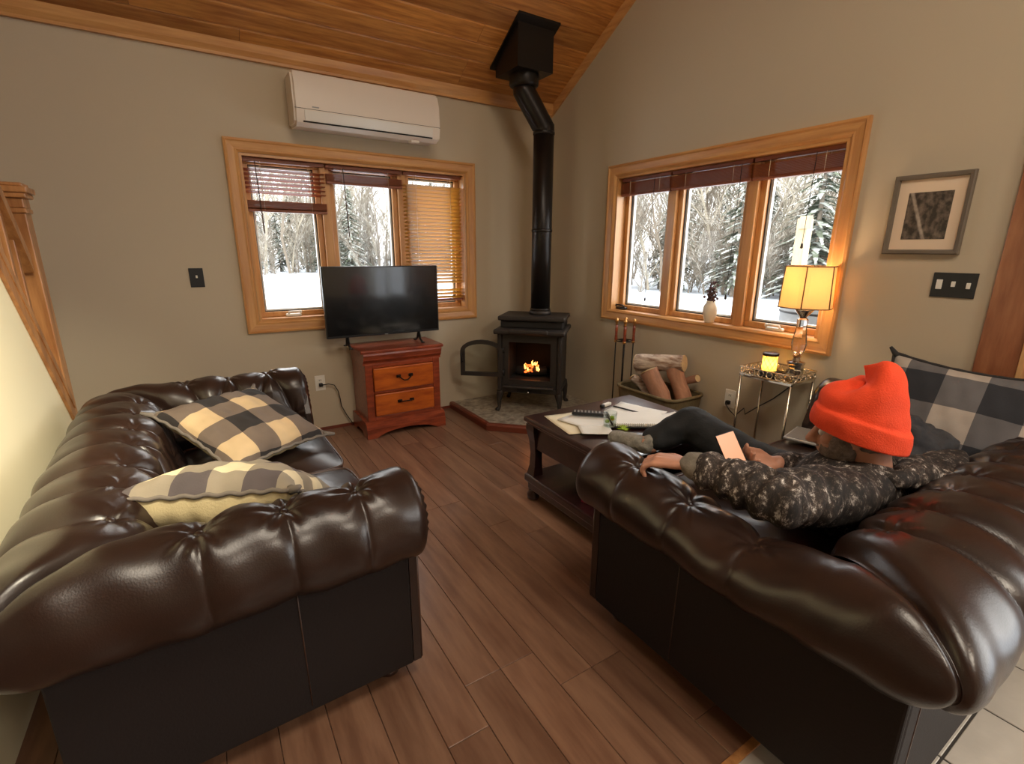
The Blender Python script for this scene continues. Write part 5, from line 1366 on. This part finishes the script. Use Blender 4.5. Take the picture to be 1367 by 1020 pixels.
# vase on the sill
vs = thing('flower_vase', 'cream ceramic vase of dried purple flowers on the right window sill', 'vase', (.035, -1.688, .8665))
latheo('vase_body', [(.026, 0), (.029, .006), (.040, .045), (.045, .078), (.041, .105), (.027, .125), (.028, .136), (.024, .136), (.022, .124), (.034, .10), (.001, .06)], M['vase'], vs, n=32)
rr = random.Random(9)
for k in range(13):
    a = rr.uniform(0, 6.28); sp = rr.uniform(.015, .062); h = rr.uniform(.17, .275); e = Vector((sp*math.cos(a)*.7, sp*math.sin(a), h))
    s_ = tubeo('flower_stem', [(0.006*math.cos(a), .006*math.sin(a), .065), (e.x*.5, e.y*.5, h*.7), e], .0012, M['stem'], vs, 5)
    bm = bmesh.new()
    for q in range(9):
        t = rr.uniform(.62, 1.02); c = Vector((e.x*t*t, e.y*t*t, h*t))+Vector((rr.gauss(0, .009), rr.gauss(0, .009), 0)); x = bmesh.ops.create_icosphere(bm, subdivisions=1, radius=rr.uniform(.004, .0095))['verts']
        bmesh.ops.translate(bm, vec=c, verts=x)
    tag(bmobj('dried_blossom', bm, M['dried'], s_), kind='stuff')

# ------------------------------------------------------------------ staircase at the far left
XS = -3.262
kw = pyobj('trim_3', *(lambda P: ([(XS, y, z) for y, z in P]+[(XS-.09, y, z) for y, z in P], [(0, 1, 2, 3), (7, 6, 5, 4)]+[(k, k+4, (k+1) % 4+4, (k+1) % 4) for k in range(4)]))([(-.76, 0), (-.76, .58), (-2.60, 3.114), (-2.60, 0)]), M['cream_wall'])
tag(kw, 'cream knee wall under the stair railing', kind='structure')
sr = thing('stair_railing', 'oak stair railing climbing behind the left loveseat, with slim balusters', 'railing', (XS-.045, -.74, .075))
sl = 1.377; 
def ramp(nm, y0, y1, zoff, hgt, x0, x1, m=M['stair_wood']):
    bm = bmesh.new(); V = []
    for xx in (x0, x1):
        for y, dz in ((y0, 0), (y1, 0), (y1, hgt), (y0, hgt)): V.append(bm.verts.new((xx, y, .51+sl*(-.02-y)+zoff+dz)))
    for f in ((0, 1, 2, 3), (7, 6, 5, 4), (0, 4, 5, 1), (1, 5, 6, 2), (2, 6, 7, 3), (3, 7, 4, 0)): bm.faces.new([V[i] for i in f])
    return bmobj(nm, bm, m, sr)
ramp('skirt_cap', -.02, -1.8, .0, .055, -.052, .062); ramp('skirt_board', -.02, -1.8, -.085, .085, .046, .058); ramp('shoe_rail', -.02, -1.8, .055, .03, -.03, .03)
ramp('hand_rail', -.03, -1.7, .60, .075, -.035, .035)
for k in range(14):
    y = -.11-k*.095; zb = .51+sl*(-.02-y)+.07; boxo('baluster', -.016, .016, y-.016, y+.016, zb, zb+.56, M['stair_wood'], sr, .003, 1)
nw = thing('newel_post', 'square oak newel post with a stepped cap at the far left', 'post', (XS-.045, -.695, 0))
boxo('shaft', -.045, .045, -.045, .045, 0, 1.44, M['stair_wood'], nw, .004)
for z0, z1, w_ in ((1.44, 1.46, .052), (1.46, 1.50, .048), (1.50, 1.52, .062), (1.52, 1.545, .070), (1.545, 1.56, .055)): boxo('cap_moulding', -w_, w_, -w_, w_, z0, z1, M['stair_wood'], nw, .005)

# ------------------------------------------------------------------ things seen outside the right window
o = thing('lumber_post', 'pale wooden post standing outside the right window, behind the lampshade', 'post', (2.55, -.86, -.45))
boxo('post_shaft', -.06, .06, -.05, .05, 0, 2.08, M['post'], o, .006); boxo('cross_cleat', -.075, -.06, -.10, .02, 1.98, 2.10, M['post'], o, .004)
o = thing('banded_barrel', 'grey banded round container outside the right window, seen below the lampshade', 'container', (2.35, -1.25, -.45))
latheo('drum', [(.30, 0), (.33, .3), (.35, .9), (.36, 1.22), (.34, 1.36), (.26, 1.44), (.1, 1.47)], M['grill_grey'], o, n=36)
for z_ in (.9, 1.2, 1.33): latheo('dark_band', [(.358, z_-.012), (.368, z_), (.358, z_+.012)], M['iron'], o, n=36)
bm = bmesh.new(); ellipsoid(bm, (-.33, -.18, 1.10), (.03, .03, .03), seg=12); bmobj('orange_reflector', bm, mat('orange_reflector', srgb(220, 90, 40), .4), o, True)

# ------------------------------------------------------------------ things on the right loveseat
o = thing('tablet', 'grey tablet lying on the far seat edge of the right loveseat', 'tablet', (-.40, -2.585, .475), R(12))
boxo('case', -.10, .10, -.07, .07, 0, .010, M['grey_plastic'], o, .003); boxo('glass_face', -.09, .09, -.062, .062, .009, .0115, mat('tablet_glass', srgb(120, 118, 116), .2), o)
o = thing('draped_throw', 'dark grey crumpled throw behind the man, in front of the checked pillow', 'blanket', (-.60, -3.02, .46))
bm = bmesh.new(); bmesh.ops.create_icosphere(bm, subdivisions=5, radius=1)
for v in bm.verts:
    c = v.co.copy(); f_ = 1+.22*noise.noise(c*1.6+Vector((4, 0, 0)))+.10*math.sin(c.x*7+c.z*5+2*noise.noise(c*2))*noise.noise(c*1.3)+.06*noise.noise(c*6)
    v.co = Vector((c.x*.15*f_, c.y*.14*f_, max(0, .12+c.z*.15*f_)))
bmobj('cloth', bm, M['grey_cloth'], o, True)

# ------------------------------------------------------------------ the man on the right loveseat
HC = Vector((-1.048, -3.015, .775)); F_ = Vector((-.40, .86, -.22)).normalized(); S_ = F_.cross(Vector((0, 0, 1))).normalized(); U_ = S_.cross(F_)
HR = Matrix((S_, F_, U_)).transposed()          # head axes: x right, y forward, z up
def H(x, y, z): return HC+HR @ Vector((x, y, z))
bm = bmesh.new()
ellipsoid(bm, H(0, -.008, .022), (.076, .096, .098), HR); ellipsoid(bm, H(0, .034, -.045), (.056, .062, .062), HR, 20)
ellipsoid(bm, H(0, .070, -.088), (.026, .024, .022), HR, 14)                       # chin
capsule(bm, H(0, .090, .012), H(0, .116, -.024), .010, .014, 10); ellipsoid(bm, H(.010, .104, -.030), (.009, .010, .007), HR, 10); ellipsoid(bm, H(-.010, .104, -.030), (.009, .010, .007), HR, 10)
capsule(bm, H(-.036, .080, .028), H(.036, .080, .028), .012, .012, 10)             # brow
for s in (-1, 1):
    ellipsoid(bm, H(s*.044, .066, -.016), (.022, .022, .018), HR, 12)              # cheeks
    ellipsoid(bm, H(s*.078, -.006, -.008), (.008, .019, .031), HR, 14); ellipsoid(bm, H(s*.080, -.002, -.032), (.006, .010, .011), HR, 10)   # ears
ellipsoid(bm, H(0, .092, -.052), (.024, .010, .006), HR, 12); ellipsoid(bm, H(0, .090, -.061), (.021, .010, .007), HR, 12)   # lips
NB = Vector((-1.0, -3.06, .635))
capsule(bm, H(0, -.030, -.045), NB, .060, .064, 16)
CH = Vector((-1.0, -3.00, .570)); PV = Vector((-.955, -2.88, .515))
ellipsoid(bm, CH, (.165, .105, .13), Matrix.Rotation(R(-8), 3, 'Z'), 20); ellipsoid(bm, (CH+PV)/2, (.145, .12, .10), None, 18); ellipsoid(bm, PV, (.155, .12, .085), None, 18)
SL, SR = Vector((-1.20, -3.085, .625)), Vector((-.80, -3.04, .57)); EL, WL = Vector((-1.50, -3.05, .690)), Vector((-1.568, -2.835, .712))
ER, WR = Vector((-.86, -2.88, .535)), Vector((-1.10, -2.835, .605))
capsule(bm, SL, NB, .058, .055); capsule(bm, SR, NB, .058, .055)
capsule(bm, SL, EL, .055, .043); capsule(bm, EL, WL, .042, .028); capsule(bm, SR, ER, .055, .043); capsule(bm, ER, WR, .042, .028)
HL_, KL, AL = Vector((-1.01, -2.85, .480)), Vector((-1.035, -2.425, .610)), Vector((-1.195, -2.345, .532))
HR_, KR, AR = Vector((-.88, -2.84, .48)), Vector((-.85, -2.43, .47)), Vector((-.74, -2.415, .115))
capsule(bm, HL_, KL, .078, .054); capsule(bm, KL, AL, .052, .034); capsule(bm, HR_, KR, .078, .054); capsule(bm, KR, AR, .052, .036)
capsule(bm, AL+Vector((.01, -.01, -.012)), AL+Vector((-.035, .15, -.018)), .033, .024); capsule(bm, AR+Vector((-.02, 0, -.055)), AR+Vector((.12, .02, -.075)), .034, .026)
def chain(pts, r0, r1):
    for k in range(len(pts)-1):
        a = r0+(r1-r0)*k/(len(pts)-1); b = r0+(r1-r0)*(k+1)/(len(pts)-1); capsule(bm, pts[k], pts[k+1], a, b, 10)
def hand(w, d, up, side, curl, thumb_dir, spread=.0):
    """w wrist, d pointing direction, up = back of the hand, side = towards the thumb"""
    d = d.normalized(); up = (up-d*up.dot(d)).normalized(); sd = d.cross(up).normalized()*side
    pc = w+d*.045
    for k in range(4): capsule(bm, w+d*.005+sd*(.014-.009*k), w+d*.085+sd*(.031-.0205*k)+up*(.004 if k in (1, 2) else 0), .014, .0115, 10)
    L_ = [.078, .086, .080, .063]
    for k in range(4):
        b0 = w+d*.085+sd*(.032-.0212*k); a1 = curl; p = [b0]; ang = .35
        dirv = d+sd*spread*(1.5-k)*.5
        for q, fr in enumerate((.45, .30, .25)):
            dv = (dirv*math.cos(ang)-up*math.sin(ang)).normalized(); p.append(p[-1]+dv*L_[k]*fr); ang += a1
        chain(p, .0092, .0076)
    t0 = w+d*.022+sd*.024; t1 = t0+(sd*.75+d*.65-up*.15).normalized()*.036; t2 = t1+thumb_dir.normalized()*.030; t3 = t2+thumb_dir.normalized()*.026
    chain([t0, t1, t2, t3], .0125, .0088)
hand(WL+Vector((-.006, .012, .0)), Vector((-.38, .80, -.08)), Vector((-.05, 0, 1)), 1, .85, Vector((.3, .9, -.35)), .1)
PH = Vector((-1.275, -2.775, .662)); PN = Vector((-.42, -.72, .50)).normalized(); PUP = Vector((.0, .565, .82)); PUP = (PUP-PN*PUP.dot(PN)).normalized(); PX = PUP.cross(PN).normalized()
# right hand: palm behind and to the right of the phone, fingers round its back, thumb on the front edge
hd = (PH-PUP*.030-PN*.016-WR).normalized()
hand(WR, hd, PN*-.2+Vector((.2, .2, -1)), -1, .55, (PH-PUP*.02+PN*.03-WR-hd*.06))
man = remesh(bm, .0052, 'person', M['skin'], None, 3)
tag(man, 'man in an orange knit hat and dark camouflage jacket, reclining with a phone', 'person')
# eyes
for s in (-1, 1):
    bm = bmesh.new(); ellipsoid(bm, H(s*.031, .078, .004), (.0125, .0125, .0115), HR, 14); bmobj('eye', bm, mat('eye_white', srgb(220, 214, 206), .2), man, True)
    bm = bmesh.new(); ellipsoid(bm, H(s*.031, .0885, .002), (.0055, .0028, .0055), HR, 12); bmobj('iris', bm, mat('eye_iris', srgb(60, 50, 44), .2), man, True)
# short beard and the clipped hair at nape and temples
bm = bmesh.new()
ellipsoid(bm, H(0, .034, -.058), (.064, .064, .056), HR, 24); ellipsoid(bm, H(0, .074, -.094), (.032, .026, .024), HR, 16); ellipsoid(bm, H(0, .094, -.043), (.026, .010, .006), HR, 12)
for s in (-1, 1): ellipsoid(bm, H(s*.058, .030, -.030), (.020, .036, .040), HR, 14)
remesh(bm, .006, 'beard', M['beard'], man, 2, lambda co: np.array([noise.noise(Vector(c)*70)*.004-.001 for c in co]))
bm = bmesh.new(); ellipsoid(bm, H(0, -.040, -.030), (.070, .058, .048), HR, 24)
remesh(bm, .006, 'hair', M['beard'], man, 2, lambda co: np.array([noise.noise(Vector(c)*90)*.003 for c in co]))

# trousers and socks
bm = bmesh.new()
ellipsoid(bm, PV, (.172, .135, .092), None, 20); capsule(bm, HL_, KL, .098, .076, 18); capsule(bm, KL+Vector((0, .0, .002)), AL+Vector((.030, -.012, .012)), .074, .052, 18); capsule(bm, HR_, KR, .092, .070, 18); capsule(bm, KR, AR+Vector((0, 0, .05)), .068, .055, 18)
def folds(a, sc_, f2=.5):
    return lambda co: np.array([a*(noise.noise(Vector((c[0]*sc_, c[1]*sc_, c[2]*sc_*1.6)))+f2*noise.noise(Vector(c)*sc_*2.3)) for c in co])
remesh(bm, .008, 'trousers', M['trousers'], man, 6, folds(.008, 11))
for nm, a, b, c in (('sock', AL+Vector((.012, -.012, .008)), AL+Vector((-.002, .002, -.010)), AL+Vector((-.036, .153, -.018))), ('sock', AR+Vector((0, 0, .06)), AR+Vector((-.01, 0, -.05)), AR+Vector((.122, .02, -.073)))):
    bm = bmesh.new(); capsule(bm, a, b, .039, .039, 16); capsule(bm, b, c, .038, .030, 16); remesh(bm, .006, nm, M['sock'], man, 3, folds(.004, 26))
# jacket: one skin for body and sleeves, with pushed-up folds
bm = bmesh.new()
ellipsoid(bm, CH+Vector((0, -.012, -.01)), (.215, .140, .150), Matrix.Rotation(R(-8), 3, 'Z'), 26); ellipsoid(bm, (CH+PV)/2, (.18, .13, .10), None, 22); ellipsoid(bm, PV+Vector((0, -.03, .0)), (.175, .11, .085), None, 20)
capsule(bm, SL+Vector((0, -.004, -.004)), NB+Vector((0, -.01, -.022)), .076, .078, 20); capsule(bm, SR, NB+Vector((0, -.01, -.025)), .074, .078, 20)
capsule(bm, SL, EL+Vector((.01, 0, -.004)), .084, .072, 22); capsule(bm, EL+Vector((.008, 0, -.004)), WL+Vector((.008, -.025, 0)), .072, .047, 22); capsule(bm, SR, ER, .082, .066, 20); capsule(bm, ER, WR+(ER-WR).normalized()*.03, .064, .046, 20)
def jfold(co):
    out = np.empty(len(co)); A_ = np.array(SL); B_ = np.array(EL); C_ = np.array(WL)
    for i, c in enumerate(co):
        v = Vector(c); w = .010*noise.noise(v*9)+.006*noise.noise(v*19)
        # rings of compressed cloth along the left sleeve
        if c[0] < -1.12:
            t = (c[0]-A_[0])/(B_[0]-A_[0]) if c[0] > -1.50 else 1+(c[1]-B_[1])/(C_[1]-B_[1])
            w += .0065*math.sin(t*24+4.5*noise.noise(v*7)+c[2]*22)*min(1, max(0, t*2))
        out[i] = w
    return out
jk = remesh(bm, .0075, 'jacket', M['camo'], man, 5, jfold)
# collar / folded hood round the neck, lined, and rib cuff
bm = bmesh.new(); ringp = []
for k in range(25):
    a = 2*math.pi*k/24; ringp.append(NB+Vector((.100*math.cos(a)+.02, .088*math.sin(a)-.012, .012-.018*math.sin(a))))
tube(bm, ringp, .026, 12, False); remesh(bm, .006, 'collar', M['camo'], man, 3, folds(.008, 16))
bm = bmesh.new()   # hood lying flat behind the right shoulder
ellipsoid(bm, (-.80, -3.165, .640), (.155, .060, .040), Matrix.Rotation(R(-10), 3, 'Y') @ Matrix.Rotation(R(-4), 3, 'Z'), 22); ellipsoid(bm, (-.90, -3.150, .655), (.12, .05, .035), None, 20)
remesh(bm, .0075, 'hood', M['camo'], man, 3, folds(.012, 13))
bm = bmesh.new(); dC = (WL-EL).normalized(); capsule(bm, WL-dC*.045+Vector((.004, 0, 0)), WL-dC*.008, .047, .040, 20); remesh(bm, .006, 'cuff', mat('grey_cuff', srgb(132, 124, 112), .9, var=.3, vscale=40, bump=.4, bscale=200), man, 3, folds(.004, 30))

# beanie
nT, nZ = 72, 46; V = []; F = []
HH = Matrix.Rotation(0, 3, 'X')
def hatp(i, j, inner=False):
    th = 2*math.pi*i/nT; t = j/nZ; ct, st_ = math.cos(th), math.sin(th)          # th=0 front
    zr_ = -.020+.056*ct*(1 if ct > 0 else 1.0)
    ztop = .168-.026*ct; tc = .36+.15*ct
    r = 1.0 if t < .5 else max(0.0, 1-((t-.5)/.5)**2.7)**.5
    if t < .5: r = 1+.05*math.sin(math.pi*t/.5)
    z = zr_+(ztop-zr_)*(t if t < .5 else .5+.5*math.sin((t-.5)/.5*math.pi/2))
    cuff = .009 if t < tc else (.009*max(0, 1-(t-tc)/.03))
    rf, rs = .112+cuff, .094+cuff
    if inner: rf -= .012; rs -= .012; r = min(r, 1.0)
    x = rs*r*st_; y = rf*r*ct-.012-.030*t
    if t > .45:   # soft tucked crown with a fold behind the top
        k_ = (t-.45)/.55
        z += .012*k_*math.sin(2*th+.6)+.010*k_*math.sin(3*th+2)-.018*math.exp(-((y+.055)/.016)**2)*k_
        z += .012*math.exp(-((y+.105)/.028)**2)*k_
    n_ = noise.noise(Vector((x*22, y*22, z*22)))*.004
    q = math.hypot(x, y)+1e-6; x += n_*x/q; y += n_*y/q
    return H(x, y, z)
for j in range(nZ+1):
    for i in range(nT): V.append(hatp(i, j))
for j in range(nZ):
    for i in range(nT): a = j*nT+i; b = j*nT+(i+1) % nT; F.append((a, b, b+nT, a+nT))
k0 = len(V)
for j in (0, 6):
    for i in range(nT): V.append(hatp(i, j, True))
for i in range(nT):
    a, b = i, (i+1) % nT; F.append((b, a, k0+a, k0+b)); F.append((k0+b, k0+a, k0+nT+a, k0+nT+b))
hat = pyobj('knit_hat', V, F, M['orange_knit'], man, True)

# phone in the right hand
ph = thing('smartphone', 'smartphone with a glowing peach screen held in the man\'s right hand', 'phone', PH)
mtx = Matrix((PX, PUP, PN)).transposed().to_4x4(); mtx.translation = PH; ph.matrix_world = mtx
boxo('phone_case', -.0335, .0335, -.068, .068, -.0085, -.0015, M['black_plastic'], ph, .0025); boxo('phone_screen', -.0315, .0315, -.066, .066, -.002, -.0005, mat('phone_screen_glow', srgb(20, 20, 20), .3, emit=lin((1, .66, .46)), estr=.5), ph)
